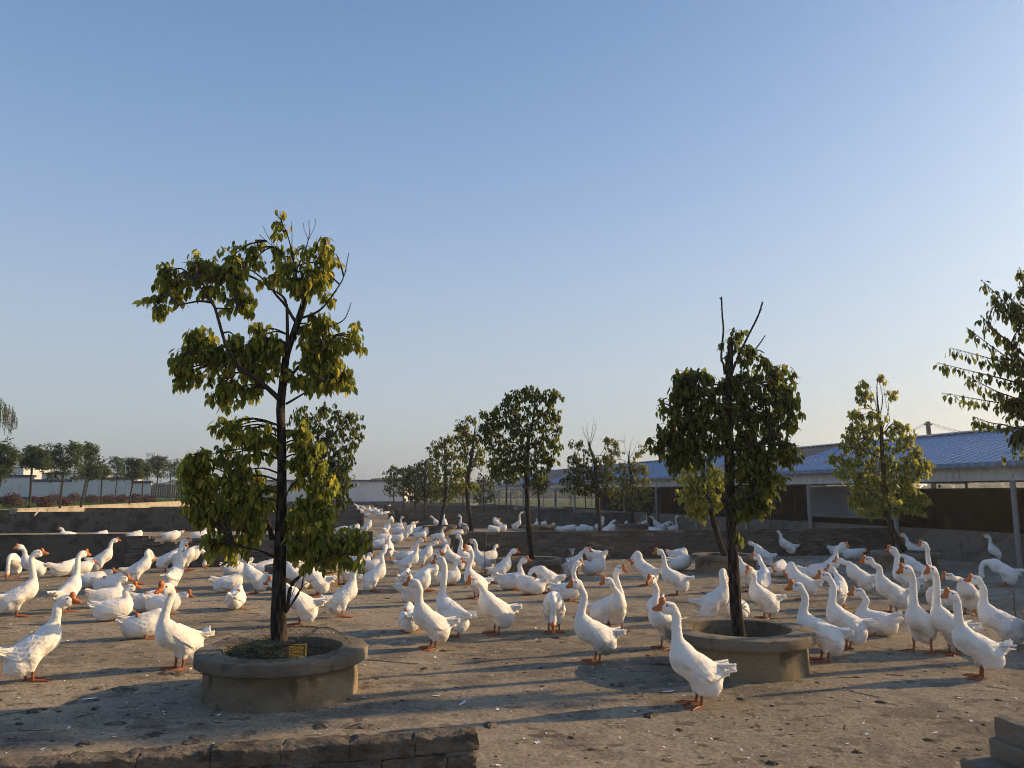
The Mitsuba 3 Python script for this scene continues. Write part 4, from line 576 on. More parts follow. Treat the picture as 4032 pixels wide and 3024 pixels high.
# ------------------------------------------------------------------ geese: (x, y of the feet, y of the top in the photograph, pose, heading, turn of the head, place, label)
GEESE = [
    (90, 2693, 2342, 'st', 12, 0, 'y', 'large goose cut off by the left edge, nearest on that side, facing right'),
    (689, 2642, 2280, 'st', 205, 15, 'y', 'goose standing left of the front left planter, facing left, short tail raised'),
    (46, 2433, 2160, 'st', 8, 0, 'y', 'tall goose at the left edge standing with its neck stretched, facing right'),
    (117, 2286, 2137, 'st', 175, 0, 'y', 'goose facing left just behind the tall goose at the left edge'),
    (41, 2274, 2231, 'gz', 250, 0, 'y', 'goose at the far left with its head lowered, showing its red bill'),
    (244, 2413, 2166, 'st', 48, -20, 'y', 'goose turned away with a fluffy tail, standing left of the resting trio'),
    (301, 2270, 2212, 'sl', 0, 0, 'y', 'resting goose below the goose by the dark wall, neck bent, facing right'),
    (241, 2273, 2217, 'tk', 20, 0, 'y', 'resting goose of which a raised tail shows behind the turned-away goose'),
    (386, 2255, 2116, 'st', 5, 0, 'y', 'goose standing close against the rendered wall left of its brick part, facing right'),
    (353, 2318, 2242, 'sl', 0, -20, 'y', 'resting goose with lowered grey-cheeked head, behind the left resting group'),
    (529, 2303, 2186, 'pr', 5, 0, 'y', 'preening goose with its bill pressed into its curled neck near the left wall'),
    (668, 2333, 2121, 'st', 62, -40, 'y', 'goose with a grey stained back, standing turned away near the broken wall'),
    (646, 2254, 2155, 'st', 0, 0, 'y', 'goose by the broken wall half hidden behind the grey stained one'),
    (711, 2253, 2149, 'st', -5, 0, 'y', 'goose facing right just right of the grey stained one by the wall'),
    (730, 2247, 2204, 'gz', 0, 0, 'y', 'goose by the broken wall of which only a lowered orange bill shows'),
    (415, 2337, 2283, 'tk', 0, 0, 'y', 'resting goose with hidden head, behind the left resting pair'),
    (407, 2395, 2268, 'si', 0, 0, 'y', 'resting goose with upturned tail feathers, rear of the left resting pair'),
    (431, 2449, 2300, 'si', 0, 0, 'y', 'resting goose with neck up, front of the left resting pair'),
    (581, 2414, 2331, 'tk', 0, 0, 'y', 'resting goose looking back over its shoulder, behind the left planter goose'),
    (632, 2422, 2334, 'sl', -10, 0, 'y', 'resting goose of which an orange knob shows right of the raised neck in front'),
    (548, 2519, 2424, 'tk', 0, 0, 'y', 'big resting goose in front of the left group, head hidden behind a neck'),
    (890, 2337, 2258, 'si', 0, 0, 'y', 'resting goose facing right, left of the front left tree trunk'),
    (917, 2402, 2323, 'tk', 80, 0, 'y', 'plump resting goose with folded neck, alone left of the front left trunk'),
    (998, 2341, 2176, 'st', 165, 0, 'y', 'goose with dark crown stripe standing just left of the front left trunk'),
    (920, 2274, 2212, 'tk', 20, 0, 'y', 'front resting goose of the small pair far left of the front left trunk'),
    (933, 2248, 2209, 'tk', 180, 0, 'y', 'rear resting goose of the small pair far left of the front left trunk'),
    (255, 2125, 2074, 'si', 180, 0, 'p', 'goose of which only neck and head rise above the rendered wall'),
    (388, 2127, 2096, 'tk', 0, 0, 'p', 'goose whose back just clears the top of the rendered wall'),
    (524, 2129, 2098, 'tk', 10, 0, 'p', 'goose seen over the left end of the broken wall top'),
    (676, 2127, 2087, 'sl', 0, 0, 'p', 'goose seen over the right end of the broken wall top, head right'),
    (665, 2132, 2103, 'tk', 10, 0, 'p', 'front goose of the pair seen over the broken wall top'),
    (781, 2127, 2074, 'sl', 10, 0, 'p', "goose behind the wall at the left rim of the front tree's leaves"),
    (868, 2127, 2076, 'sl', 180, 0, 'p', "goose behind the wall, mostly covered by the front tree's leaves"),
    (1033, 2275, 2221, 'tk', 10, 0, 'y', 'resting goose right beside the left side of the front left trunk'),
    (1174, 2467, 2296, 'st', 185, 0, 'y', 'goose directly right of the front left trunk, head behind bare twigs'),
    (1239, 2353, 2217, 'st', 180, 30, 'y', 'goose under the leaves right of the trunk, orange bill lowered to its breast'),
    (1163, 2337, 2236, 'st', 170, 0, 'y', 'goose half hidden by the front left trunk and its low twigs'),
    (1339, 2434, 2201, 'st', 22, 0, 'y', 'goose right of the front left tree, head lost in its lowest leaves'),
    (1353, 2304, 2188, 'st', 172, 0, 'y', 'goose with upright neck behind the lowest leaf cluster of the front tree'),
    (1415, 2240, 2179, 'si', 0, 0, 'y', 'resting goose beside the pier of the left wall'),
    (1464, 2335, 2141, 'st', 18, 60, 'y', 'goose stretching its neck up and away, right of the low leaf cluster'),
    (1456, 2259, 2193, 'si', 0, 0, 'y', 'resting goose beside the neck of the goose that looks up'),
    (1602, 2269, 2114, 'st', 5, 0, 'y', 'grey-white goose facing right in the middle of the aisle mouth'),
    (1673, 2330, 2160, 'st', -35, 0, 'y', 'goose with open-looking orange bill facing right, behind the centre-left pair'),
    (1589, 2324, 2258, 'tk', 80, 0, 'y', 'resting goose with tail up in front of the grey-white goose'),
    (1632, 2387, 2291, 'st', 0, 90, 'y', 'goose with head hidden behind the curved neck of the centre-left front goose'),
    (1697, 2561, 2269, 'st', 198, 0, 'y', 'front goose of the centre-left pair, big orange bill to the left'),
    (1610, 2491, 2406, 'tk', 88, 0, 'y', 'resting goose with its tail to the camera, left of the centre-left pair'),
    (1781, 2519, 2185, 'st', 140, 10, 'y', 'tall goose seen from behind with its neck straight up, centre-left pair'),
    (1955, 2501, 2258, 'st', 203, 0, 'y', 'goose standing alone right of the centre-left pair, facing left'),
    (1874, 2361, 2139, 'st', 215, 0, 'y', 'goose facing left with raised orange knob, behind the lone centre goose'),
    (1765, 2308, 2198, 'si', 2, 0, 'y', 'resting goose facing right behind the tall goose with straight neck'),
    (1787, 2259, 2162, 'pr', 180, 0, 'y', 'goose preening in the aisle mouth, in front of the stepped wall end'),
    (1903, 2262, 2117, 'st', 160, 0, 'y', 'goose with grey shaded body at the stepped wall end'),
    (1836, 2247, 2100, 'st', 170, 0, 'y', 'goose with black-marked head looking over others at the stepped wall end'),
    (1928, 2215, 2143, 'si', 40, 0, 'y', 'resting goose turned away, left of the mesh-caged planter'),
    (1972, 2300, 2157, 'st', 25, -20, 'y', 'goose looking right in front of the mesh-caged planter'),
    (2018, 2326, 2193, 'si', 0, 0, 'y', 'resting goose with long raised neck right before the mesh-caged planter'),
    (2090, 2345, 2292, 'tk', 185, 0, 'y', 'resting goose with a grey patch, lying below the grazing one'),
    (2163, 2339, 2245, 'gz', 182, 0, 'y', 'goose grazing with arched neck and red bill, right of the mesh-caged planter'),
    (2143, 2271, 2220, 'sl', 0, 0, 'y', 'left one of two orange-billed heads behind the grazing goose'),
    (2170, 2271, 2222, 'sl', -5, 0, 'y', 'right one of two orange-billed heads behind the grazing goose'),
    (2235, 2369, 2207, 'si', 5, 30, 'y', 'resting goose stretching a thin neck high, behind the centre front goose'),
    (2259, 2284, 2149, 'st', -25, 0, 'y', 'goose with shaded breast and large knob facing right before the caged planter'),
    (2228, 2258, 2212, 'tk', 0, 0, 'y', 'resting goose seen through the mesh of the caged planter'),
    (2346, 2216, 2157, 'si', 180, 0, 'y', 'resting goose facing left against the long brick wall'),
    (2341, 2266, 2222, 'tk', 5, 0, 'y', 'resting goose with tucked red bill, centre, below the brick wall'),
    (2250, 2204, 2094, 'st', 95, -20, 'y', 'goose standing with its back to us against the long brick wall'),
    (2355, 2615, 2269, 'st', 203, 0, 'y', 'centre front goose with long neck, deep orange bill pointing left'),
    (2183, 2493, 2334, 'gz', 268, 0, 'y', 'goose walking at us with its head hanging to its toes'),
    (2393, 2486, 2217, 'st', -12, 0, 'y', 'goose with bulging breast facing right behind the centre front goose'),
    (2431, 2489, 2258, 'st', 280, -80, 'y', 'slim-necked goose behind the bulging-breasted one, feet splayed'),
    (2553, 2309, 2193, 'pr', 155, 0, 'y', 'goose looking back to the right over its raised tail, centre right'),
    (2669, 2347, 2156, 'st', 190, 0, 'y', 'goose with raised orange knob facing left, behind the looking-back goose'),
    (2676, 2191, 2162, 'tk', 0, 0, 'y', 'rear left goose of the resting heap beside the right middle planter'),
    (2729, 2193, 2159, 'sl', 0, 0, 'y', 'rear right goose of the resting heap beside the right middle planter'),
    (2674, 2212, 2177, 'tk', 10, 0, 'y', 'middle goose of the resting heap beside the right middle planter'),
    (2683, 2248, 2198, 'tk', 10, 0, 'y', 'front goose of the resting heap beside the right middle planter'),
    (2629, 2558, 2252, 'st', 228, 20, 'y', 'goose standing close behind the left rim of the front right planter'),
    (2594, 2440, 2361, 'sl', 265, 0, 'y', 'small resting goose facing us with a black mark on its forehead'),
    (2760, 2790, 2357, 'st', 203, 0, 'y', 'nearest goose of all, before the front right planter, round brown knob'),
    (2814, 2459, 2269, 'pr', 22, 0, 'y', 'goose bending its head to its breast just left of the right trunk'),
    (2917, 2449, 2361, 'tk', 95, 0, 'y', 'resting goose mostly behind the right trunk'),
    (3024, 2439, 2223, 'st', 212, 30, 'y', 'goose with open bill lifted towards us, just right of the right trunk'),
    (2963, 2332, 2170, 'st', 200, 0, 'y', 'goose with tall neck and red knob behind the open-billed one'),
    (3011, 2367, 2181, 'st', 75, 80, 'y', 'goose seen from behind, twisting its head left, right of the right trunk'),
    (2988, 2314, 2239, 'si', 0, 0, 'y', 'goose with small lowered head between two raised necks right of the trunk'),
    (3014, 2232, 2143, 'st', 172, 0, 'y', 'goose low behind the right middle planter with its tail to the right'),
    (3108, 2191, 2083, 'st', 192, 0, 'y', 'shaded goose standing alone against the brick wall, right'),
    (3078, 2273, 2212, 'tk', 60, 0, 'y', 'resting goose with its tail up, alone between wall and right flock'),
    (3208, 2291, 2223, 'tk', 0, 0, 'y', 'resting goose with pointed tail behind the right flock'),
    (3274, 2291, 2130, 'st', 20, 0, 'y', 'goose facing right with lifted bill at the back of the right flock'),
    (3312, 2192, 2163, 'tk', 0, 0, 'y', 'left resting goose by the wall foot near the far right planter'),
    (3367, 2207, 2166, 'sl', 0, 0, 'y', 'right resting goose by the wall foot near the far right planter'),
    (3175, 2365, 2251, 'pr', 180, 0, 'y', 'goose preening its back behind the front right flock pair'),
    (3316, 2401, 2232, 'st', 82, 70, 'y', 'fluffy goose from behind with a red bill turned left, right flock'),
    (3402, 2341, 2205, 'st', 190, 0, 'y', 'goose facing left with lowered neck in the middle of the right flock'),
    (3258, 2610, 2284, 'st', 197, 0, 'y', 'front goose just right of the front right planter, dark-striped cheek'),
    (3358, 2558, 2246, 'st', 197, 0, 'y', "goose second from the front right planter, neck over its neighbour's back"),
    (3467, 2507, 2317, 'si', 182, 0, 'y', 'resting goose with fluffed upright tail, right of the front right planter'),
    (3534, 2417, 2186, 'st', 202, 0, 'y', 'goose facing left in the open behind the resting fluffed-tail goose'),
    (3586, 2353, 2147, 'st', 202, 0, 'y', 'goose with drooping grey wing before the far right planter'),
    (3654, 2572, 2210, 'st', 252, -30, 'y', 'goose walking at us on wide-set legs, long oblique neck, right'),
    (3678, 2346, 2124, 'st', 272, -60, 'y', 'goose facing us upright with its bill lifted, beside the far right planter'),
    (3624, 2295, 2194, 'st', 185, 0, 'y', 'small-looking goose peeking past the upright one at the far right planter'),
    (3619, 2212, 2095, 'st', 190, 0, 'y', "goose standing behind the far right planter in the shed's shade"),
    (3950, 2224, 2099, 'st', 180, 0, 'y', "goose against the concrete wall at far right in the shed's shade"),
    (3971, 2311, 2215, 'gz', 180, 0, 'y', 'goose dipping a dirty bill in the shade at far right'),
    (3776, 2581, 2217, 'st', 218, 20, 'y', 'goose with dark cheek stripe behind the front goose of the right corner'),
    (3836, 2421, 2274, 'st', 250, -60, 'y', 'slim goose in the gap between two thick necks, right corner'),
    (3735, 2411, 2350, 'tk', 200, 0, 'y', 'goose of which only the rounded breast shows in the right corner flock'),
    (3893, 2679, 2315, 'st', 206, 0, 'y', 'front goose of the right corner, stepping left with its tail up'),
    (3977, 2557, 2260, 'st', 197, 0, 'y', "thick-necked goose at the right edge behind the corner's front goose"),
    (1725, 2131, 2072, 'si', 0, 0, 'a', 'resting goose facing right in front of the aisle planter'),
    (1747, 2158, 2116, 'tk', 265, 0, 'a', 'resting goose rolled up against the stepped wall end'),
    (1654, 2125, 2075, 'si', 0, 0, 'a', 'resting goose facing right left of the aisle planter'),
    (1648, 2105, 2077, 'tk', 0, 0, 'a', 'resting goose behind the one left of the aisle planter'),
    (1675, 2110, 2085, 'sl', 90, 0, 'a', 'goose tucked between the aisle planter and a resting goose'),
    (1598, 2130, 2051, 'st', 8, 0, 'a', 'goose with lit rump stretching in the middle of the aisle'),
    (1566, 2085, 2033, 'si', 5, 0, 'a', 'resting goose with a dark yellow bill, aisle middle'),
    (1566, 2104, 2073, 'tk', 0, 0, 'a', 'resting goose curled up below the yellow-billed one'),
    (1617, 2092, 2051, 'sl', 20, 0, 'a', 'goose lying beyond the stretching goose in the aisle'),
    (1560, 2139, 2079, 'si', 0, 0, 'a', "resting goose facing right, right of the curled one at the aisle's left"),
    (1508, 2136, 2107, 'tk', 10, 0, 'a', "resting goose with pointed tail at the aisle's left"),
    (1518, 2110, 2056, 'st', 60, 0, 'a', "goose standing turned away at the aisle's left half"),
    (1540, 2066, 2025, 'gz', 265, 0, 'a', 'goose lowering a red bill further up the aisle'),
    (1484, 2165, 2131, 'tk', 0, 0, 'a', 'resting goose touching the pier of the left wall'),
    (1527, 2204, 2104, 'st', 92, 0, 'a', 'goose with its back to us and straight neck, aisle mouth'),
    (1593, 2216, 2149, 'sl', 0, 0, 'a', 'resting goose with red bill beside the neck of the grey-white goose'),
    (1637, 2209, 2166, 'sl', 120, 0, 'a', 'small goose head between two necks in the aisle mouth'),
    (1663, 2239, 2125, 'st', 10, 0, 'a', "goose whose red-knobbed head shows right of the grey-white goose's head"),
    (1439, 2105, 2072, 'pk', 10, 0, 'a', 'goose standing with its head drawn in by the second left wall'),
    (1675, 2079, 2036, 'si', 175, 0, 'b', 'goose facing left with raised wing behind the aisle planter'),
    (1724, 2085, 2028, 'st', 172, 0, 'b', 'goose facing left behind the aisle planter, left of its tree'),
    (1750, 2085, 2024, 'st', 100, 0, 'b', 'goose with straight neck behind the aisle planter, right of its tree'),
    (1827, 2098, 2024, 'st', 165, 0, 'b', 'shaded goose facing left right of the aisle planter'),
    (1800, 2120, 2105, 'tk', 0, 0, 'b', 'goose whose white back tops the stepped wall end'),
    (1431, 2013, 1987, 'st', 160, 0, 'f', 'standing goose leftmost in the far aisle crowd'),
    (1454, 2010, 1991, 'si', 90, 0, 'f', 'small goose second from the left in the far aisle crowd'),
    (1489, 2008, 1984, 'st', 170, 0, 'f', 'standing goose in the middle of the far aisle crowd'),
    (1521, 2016, 1986, 'st', 20, 0, 'f', 'goose reaching up right of the middle of the far aisle crowd'),
    (1537, 2008, 1983, 'st', 170, 0, 'f', 'dusky goose at the right of the far aisle crowd'),
    (1578, 2001, 1977, 'st', 20, 0, 'f', 'goose furthest right, beyond the far aisle planter'),
    (1456, 2021, 2007, 'sl', 180, 0, 'f', 'white resting goose left of the middle in the far aisle crowd'),
    (1482, 2021, 2008, 'tk', 10, 0, 'f', 'white resting goose, head tucked, in the middle of the far aisle crowd'),
    (1493, 2033, 2015, 'tk', 0, 0, 'f', 'white resting goose at the front middle of the far aisle crowd'),
    (1517, 2031, 2014, 'sl', 20, 0, 'f', 'white resting goose at the front right of the far aisle crowd'),
    (1441, 2037, 2022, 'sl', 0, 0, 'f', 'white resting goose at the left wall, nearest of the far crowd'),
    (1418, 2018, 2003, 'sl', 170, 0, 'f', 'white resting goose leftmost among the lying ones of the far crowd'),
    (1560, 2019, 2008, 'tk', 180, 0, 'f', 'white resting goose lying beyond the far aisle planter'),
    (1472, 2013, 2004, 'tk', 10, 0, 'f', 'white resting goose behind the middle of the far aisle crowd'),
    (1504, 2016, 2007, 'tk', 0, 0, 'f', 'white resting goose at the back right of the far aisle crowd'),
    (1960, 2085, 2041, 'pk', 172, 0, 'b', 'goose with its head drawn in at the left of the second pen'),
    (2034, 2090, 2012, 'st', 12, 0, 'b', 'goose standing tall facing right in the second pen'),
    (1943, 2101, 2075, 'tk', 180, 0, 'b', 'goose resting under the drawn-in one behind the brick wall'),
    (1975, 2096, 2071, 'tk', 0, 0, 'b', 'goose lying behind the drawn-in one in the second pen'),
    (2113, 2080, 2040, 'si', 90, 0, 'b', "goose resting behind the second pen's planter, left of its trunk"),
    (2134, 2079, 2048, 'tk', 0, 0, 'b', "goose resting behind the second pen's planter, right of its trunk"),
    (2158, 2077, 2045, 'tk', 90, 0, 'b', "rounded goose resting right behind the second pen's planter"),
    (2210, 2076, 2036, 'si', 88, 0, 'b', 'goose with raised neck seen from behind in the second pen'),
    (2199, 2099, 2057, 'si', 170, 0, 'b', "goose resting with raised neck at the second pen's front wall"),
    (2242, 2095, 2065, 'sl', 0, 0, 'b', "goose with grey head resting by the second pen's front wall"),
    (2291, 2097, 2063, 'tk', 0, 0, 'b', 'dingy goose lying in the middle of the second pen'),
    (2315, 2096, 2068, 'tk', 180, 0, 'b', 'dingy goose lying right beside the other dingy one'),
    (2362, 2092, 2033, 'pr', 5, 0, 'b', 'preening goose behind the crooked trunk in the second pen'),
    (2112, 2101, 2078, 'sl', 180, 0, 'b', "goose lying low before the second pen's planter"),
    (2392, 2114, 2044, 'st', 5, 0, 'b', 'goose with tall neck and orange knob just over the brick wall'),
    (2406, 2097, 2060, 'tk', 0, 0, 'b', 'goose lying behind the tall-necked one over the brick wall'),
    (2457, 2097, 2071, 'sl', 20, 0, 'b', 'goose resting alone over the brick wall, centre of the second pen'),
    (2537, 2096, 2057, 'si', 180, 0, 'b', "goose resting with its neck up in the second pen's right half"),
    (2537, 2085, 2020, 'st', 10, 0, 'b', 'goose standing before the dark stump-like trunk in the second pen'),
    (2580, 2109, 2081, 'tk', 180, 0, 'b', 'goose of which only a white curved back tops the brick wall'),
    (2594, 2091, 2028, 'st', 172, 0, 'b', 'goose facing left right of the dark trunk in the second pen'),
    (2598, 2097, 2068, 'si', 0, 0, 'b', 'small goose resting below the left-facing one in the second pen'),
    (2623, 2092, 2063, 'gz', 0, 0, 'b', 'goose with its head down at the right of the second pen'),
    (2654, 2096, 2028, 'si', 2, 0, 'b', 'goose facing right with tall neck before the concrete wall, second pen'),
    (2716, 2095, 2046, 'si', 2, 0, 'b', 'goose resting rightmost in the second pen, facing right'),
    (2468, 2077, 2054, 'tk', 90, 0, 'b', 'left goose behind the right planter of the second pen'),
    (2505, 2075, 2051, 'tk', 90, 0, 'b', 'right goose behind the right planter of the second pen'),
    (1780, 2033, 2019, 'si', 0, 0, 'f', 'goose of which only the head tops the third wall'),
    (2045, 2030, 1996, 'st', 180, 0, 'f', 'goose of which only a white neck tops the far wall'),
    (2663, 2037, 2004, 'st', 180, 0, 'f', 'goose of which a neck shows behind the concrete wall by the shed'),
    (1911, 2025, 1997, 'st', 10, 0, 'f', "goose of which a head shows at the far wall's left trunk"),
    (1924, 2008, 1984, 'tk', 0, 0, 'f', 'tiny white goose behind the far walls, right of the aisle'),
    (1272, 2113, 2064, 'st', 10, 0, 'p', 'goose standing in the left second pen, seen through the leaves'),
    (1342, 2104, 2091, 'tk', 0, 0, 'p', 'goose resting on the left in the second pen behind the leaves'),
    (1392, 2096, 2074, 'tk', 0, 0, 'p', 'goose resting by the second left wall, partly behind leaves'),
    (1404, 2005, 1990, 'st', 170, 0, 'f', 'white goose beside the far left wall ends, upright'),
    (1619, 2002, 1985, 'si', 90, 0, 'f', 'tiny upright goose left of the far right trunks'),
    (1678, 1996, 1983, 'si', 90, 0, 'f', 'tiny upright goose right of the far right trunks'),
]

def smin(a, b, k):
    h = np.maximum(k - np.abs(a - b), 0) / k; return np.minimum(a, b) - h * h * k * .25
def ell(p, c, r, R=None):
    q = p - c
    if R is not None: q = q @ R
    k0 = np.linalg.norm(q / r, axis=1); k1 = np.linalg.norm(q / np.square(r), axis=1); return k0 * (k0 - 1) / np.maximum(k1, 1e-9)
def cone(p, a, b, ra, rb):
    ab = b - a; t = np.clip(((p - a) @ ab) / (ab @ ab), 0, 1); return np.linalg.norm(p - a - t[:, None] * ab, axis=1) - (ra + (rb - ra) * t)
def goose_pose(pose, h, hy, r, tilt):
    """Neck points with radii, head position and rotation, body lift; the feet stand at the origin, the body faces +x."""
    sit = pose in ('si', 'sl', 'tk'); hy = math.radians(hy); yaw, pitch = hy, r.uniform(-.16, .14)
    z0 = .205 if sit else .445 + .165 * tilt; x0 = .155 if sit else .165 - .15 * tilt
    sw = r.uniform(-.02, .02)
    if pose in ('st', 'si', 'sl'):
        top = h - (.082 if pose == 'st' else .065); lo = z0 + (.10 if pose == 'sl' else .14); zh = max(top, lo); fx = .255 + max(0, (z0 + .42) - zh) * (.22 if pose == 'sl' else .42) + (r.uniform(-.055, .05) if pose == 'st' else r.uniform(-.03, .03))
        if pose == 'si': fx = .225 + r.uniform(-.03, .03)
        if pose == 'sl': fx = .27 + r.uniform(-.03, .05)
        hp = np.array([fx * math.cos(hy * .35), fx * math.sin(hy * .35) + sw, zh]); back = np.array([-math.cos(yaw), -math.sin(yaw), 0])
        e = hp + back * .045 + [0, 0, -.005]; l = zh - z0
        low = np.array([x0 + .022, 0, z0 + .09 * min(1, l / .35)]); mid = low * .45 + e * .55 + np.array([-.06 if l < .2 else r.uniform(-.06, -.01), sw * .5, .0]); up = e + back * .035 + [0, 0, -.075 * min(1, l / .3)]
        return [(np.array([x0 - .01, 0, z0]), .090), (low, .054), (mid, .041), (up, .038), (e, .038)], hp, yaw, pitch
    if pose in ('tk', 'pk'):
        d = .0 if pose == 'tk' else .235; s = 1 if r.random() < .5 else -1; top = max(.27, h) - .05 if pose == 'tk' else max(.50, h) - .05
        hp = np.array([-.02, s * .05, min(max(top - .01, .29 + d), .34 + d)])
        return [(np.array([x0, 0, z0]), .095), (np.array([x0 + .045, s * .015, z0 + .07]), .068), (np.array([x0 + .02, s * .03, z0 + .135]), .050), (np.array([.07, s * .045, hp[2] + .02]), .044), (np.array([.015, s * .05, hp[2] + .005]), .042)], hp, math.pi - s * .25, .32
    if pose == 'pr':
        s = 1 if r.random() < .5 else -1; hp = np.array([.262, s * .10, .555 + max(-.05, min(.08, h - .6))]); z2 = hp[2]
        return [(np.array([x0, 0, z0]), .092), (np.array([x0 + .02, -s * .02, z0 + .09]), .060), (np.array([x0 - .005, -s * .015, z2 + .06]), .044), (np.array([x0 + .03, s * .03, z2 + .118]), .040), (np.array([.238, s * .078, z2 + .065]), .040)], hp, s * .6 + hy, 1.1
    hp = np.array([.40, sw * 2, min(max(.14, h * .42), .2)])               # grazing
    return [(np.array([x0, 0, z0 - .02]), .095), (np.array([.265, 0, .465]), .062), (np.array([.345, sw, .44]), .046), (np.array([.392, sw * 2, .34]), .041), (np.array([.40, sw * 2, .23]), .041)], hp, hy, 1.15
def goose_sdf(pose, neck, hp, RH, belly, tilt):
    sit = pose in ('si', 'sl', 'tk'); A = np.array
    pts = spline(np.array([[*p, q] for p, q in neck]), 13)
    if sit: B = [ell, (A([.125, 0, .20]), A([.13, .130, .135]))], [ell, (A([0, 0, .165]), A([.20, .165, .155]))], [ell, (A([-.15, 0, .14]), A([.13, .135, .125]))]
    else: B = [ell, (A([.148, 0, .392]), A([.108, .114, .128]))], [ell, (A([.030, 0, .320]), A([.21, .142, .122]), roty(-.60))], [ell, (A([-.112, 0, .190 - .02 * belly]), A([.125, .130, .135 + .01 * belly]), roty(-.4))]
    RT, piv = roty(tilt), A([0, 0, .25])
    def f(p0):
        p = p0 if sit else (p0 - piv) @ RT + piv
        d = B[0][0](p, *B[0][1]); d = smin(d, B[1][0](p, *B[1][1]), .07); d = smin(d, B[2][0](p, *B[2][1]), .07)
        if sit: d = smin(d, cone(p, A([-.10, 0, .205]), A([-.315, 0, .235]), .090, .030), .07)
        else:
            d = smin(d, cone(p, A([-.02, 0, .345]), A([-.285, 0, .285]), .085, .030), .06)
            p = p0
            for s in (-1, 1): d = smin(d, cone(p, A([-.01, s * .085, .25]), A([0, s * .078, .125]), .075, .026), .05)
        p = p0; n = None
        for i in range(len(pts) - 1):
            c = cone(p, pts[i, :3], pts[i + 1, :3], pts[i, 3], pts[i + 1, 3]); n = c if n is None else smin(n, c, .012)
        hd = ell(p, hp, A([.070, .045, .051]), RH); hd = smin(hd, ell(p, hp + RH @ A([.014, 0, -.034]), A([.044, .035, .034]), RH), .03)
        n = smin(n, hd, .030); d = smin(d, n, .055)
        if sit: d = np.maximum(d, .006 - p[:, 2])
        return d
    return f
def wing_mesh(f, sit, side, nu, nv, r):
    u, v = [x.ravel() for x in np.meshgrid(np.linspace(0, 1, nu), np.linspace(0, 1, nv), indexing='ij')]
    if sit: kn = [0, .3, .65, 1]; tx, tz = [.13, .0, -.15, -.315], [.315, .312, .275, .245]; bx, bz = [.155, .04, -.10, -.30], [.225, .115, .115, .225]
    else: kn = [0, .3, .65, 1]; tx, tz = [.135, .01, -.13, -.275], [.485, .462, .378, .305]; bx, bz = [.165, .06, -.085, -.265], [.405, .295, .232, .275]
    I = lambda a: np.interp(u, kn, a)
    x = I(tx) + (I(bx) - I(tx)) * v; z = I(tz) + (I(bz) - I(tz)) * v + .012 * np.sin(u * 9 + r.uniform(0, 6)) * v
    ys = np.linspace(.26, .004, 30); p = np.stack([np.repeat(x[None], 30, 0), np.repeat(side * ys[:, None], len(x), 1), np.repeat(z[None], 30, 0)], -1)
    D = f(p.reshape(-1, 3)).reshape(30, -1); ins = D < 0; j = np.argmax(ins, 0); j = np.where(ins.any(0), np.maximum(j, 1), 29); c = np.arange(len(x))
    d0, d1 = D[j - 1, c], D[j, c]; t = np.clip(d0 / np.where(np.abs(d0 - d1) < 1e-9, 1, d0 - d1), 0, 1); y = ys[j - 1] + (ys[j] - ys[j - 1]) * t
    P = np.stack([x, side * y, z], 1); e = .004
    g = np.stack([f(P + np.eye(3)[k] * e) - f(P - np.eye(3)[k] * e) for k in range(3)], 1); g /= np.linalg.norm(g, axis=1, keepdims=True) + 1e-9; g[:, 1] = side * np.maximum(np.abs(g[:, 1]), .25)
    lane = v * 6.5; lob = np.abs(lane - np.floor(lane) - .5) * 2; ph = u * 4.6 - .30 * lob ** 2 + .5 * (np.floor(lane) % 2) + r.uniform(0, .3); saw = ph - np.floor(ph)
    off = .004 + .007 * np.minimum(1, v * 3) + .0058 * saw * (u > .16) * (u < .96) - .001 * lob; off *= np.minimum(1, u * 7)
    Q = P + g * off[:, None]; inner = P - g * .012
    idx = np.arange(nu * nv).reshape(nu, nv); qf = np.stack([idx[:-1, :-1], idx[1:, :-1], idx[1:, 1:], idx[:-1, 1:]], -1).reshape(-1, 4)
    b = np.concatenate([idx[:, -1], idx[-1, ::-1][1:]]); n = nu * nv; V = np.vstack([Q, inner[b]]); k = np.arange(len(b) - 1); sk = np.stack([b[:-1], b[1:], n + k + 1, n + k], -1)
    Fq = np.vstack([qf, sk]); tri = np.vstack([Fq[:, [0, 1, 2]], Fq[:, [0, 2, 3]]]); return V, tri if side < 0 else tri[:, ::-1]
def blade(l, w, curl=.15, th=.004):
    xs = np.array([0, .25, .55, .8, .95, 1.0]); ww = np.array([.55, .85, 1, .9, .55, .15]) * w / 2; V = []
    for x, q in zip(xs, ww): V += [[x * l, -q, curl * l * x * x], [x * l, 0, curl * l * x * x + th], [x * l, q, curl * l * x * x]]
    Fq = [[3 * i + k, 3 * i + 3 + k, 3 * i + 4 + k, 3 * i + 1 + k] for i in range(5) for k in (0, 1)]; n = len(V); V += [[a, b, c - th] for a, b, c in V]
    Fq += [[a + n, d + n, c + n, b + n] for a, b, c, d in Fq[:10]] + [[3 * i, n + 3 * i, n + 3 * i + 3, 3 * i + 3] for i in range(5)] + [[3 * i + 2, 3 * i + 5, n + 3 * i + 5, n + 3 * i + 2] for i in range(5)]
    return np.array(V), np.array(Fq)
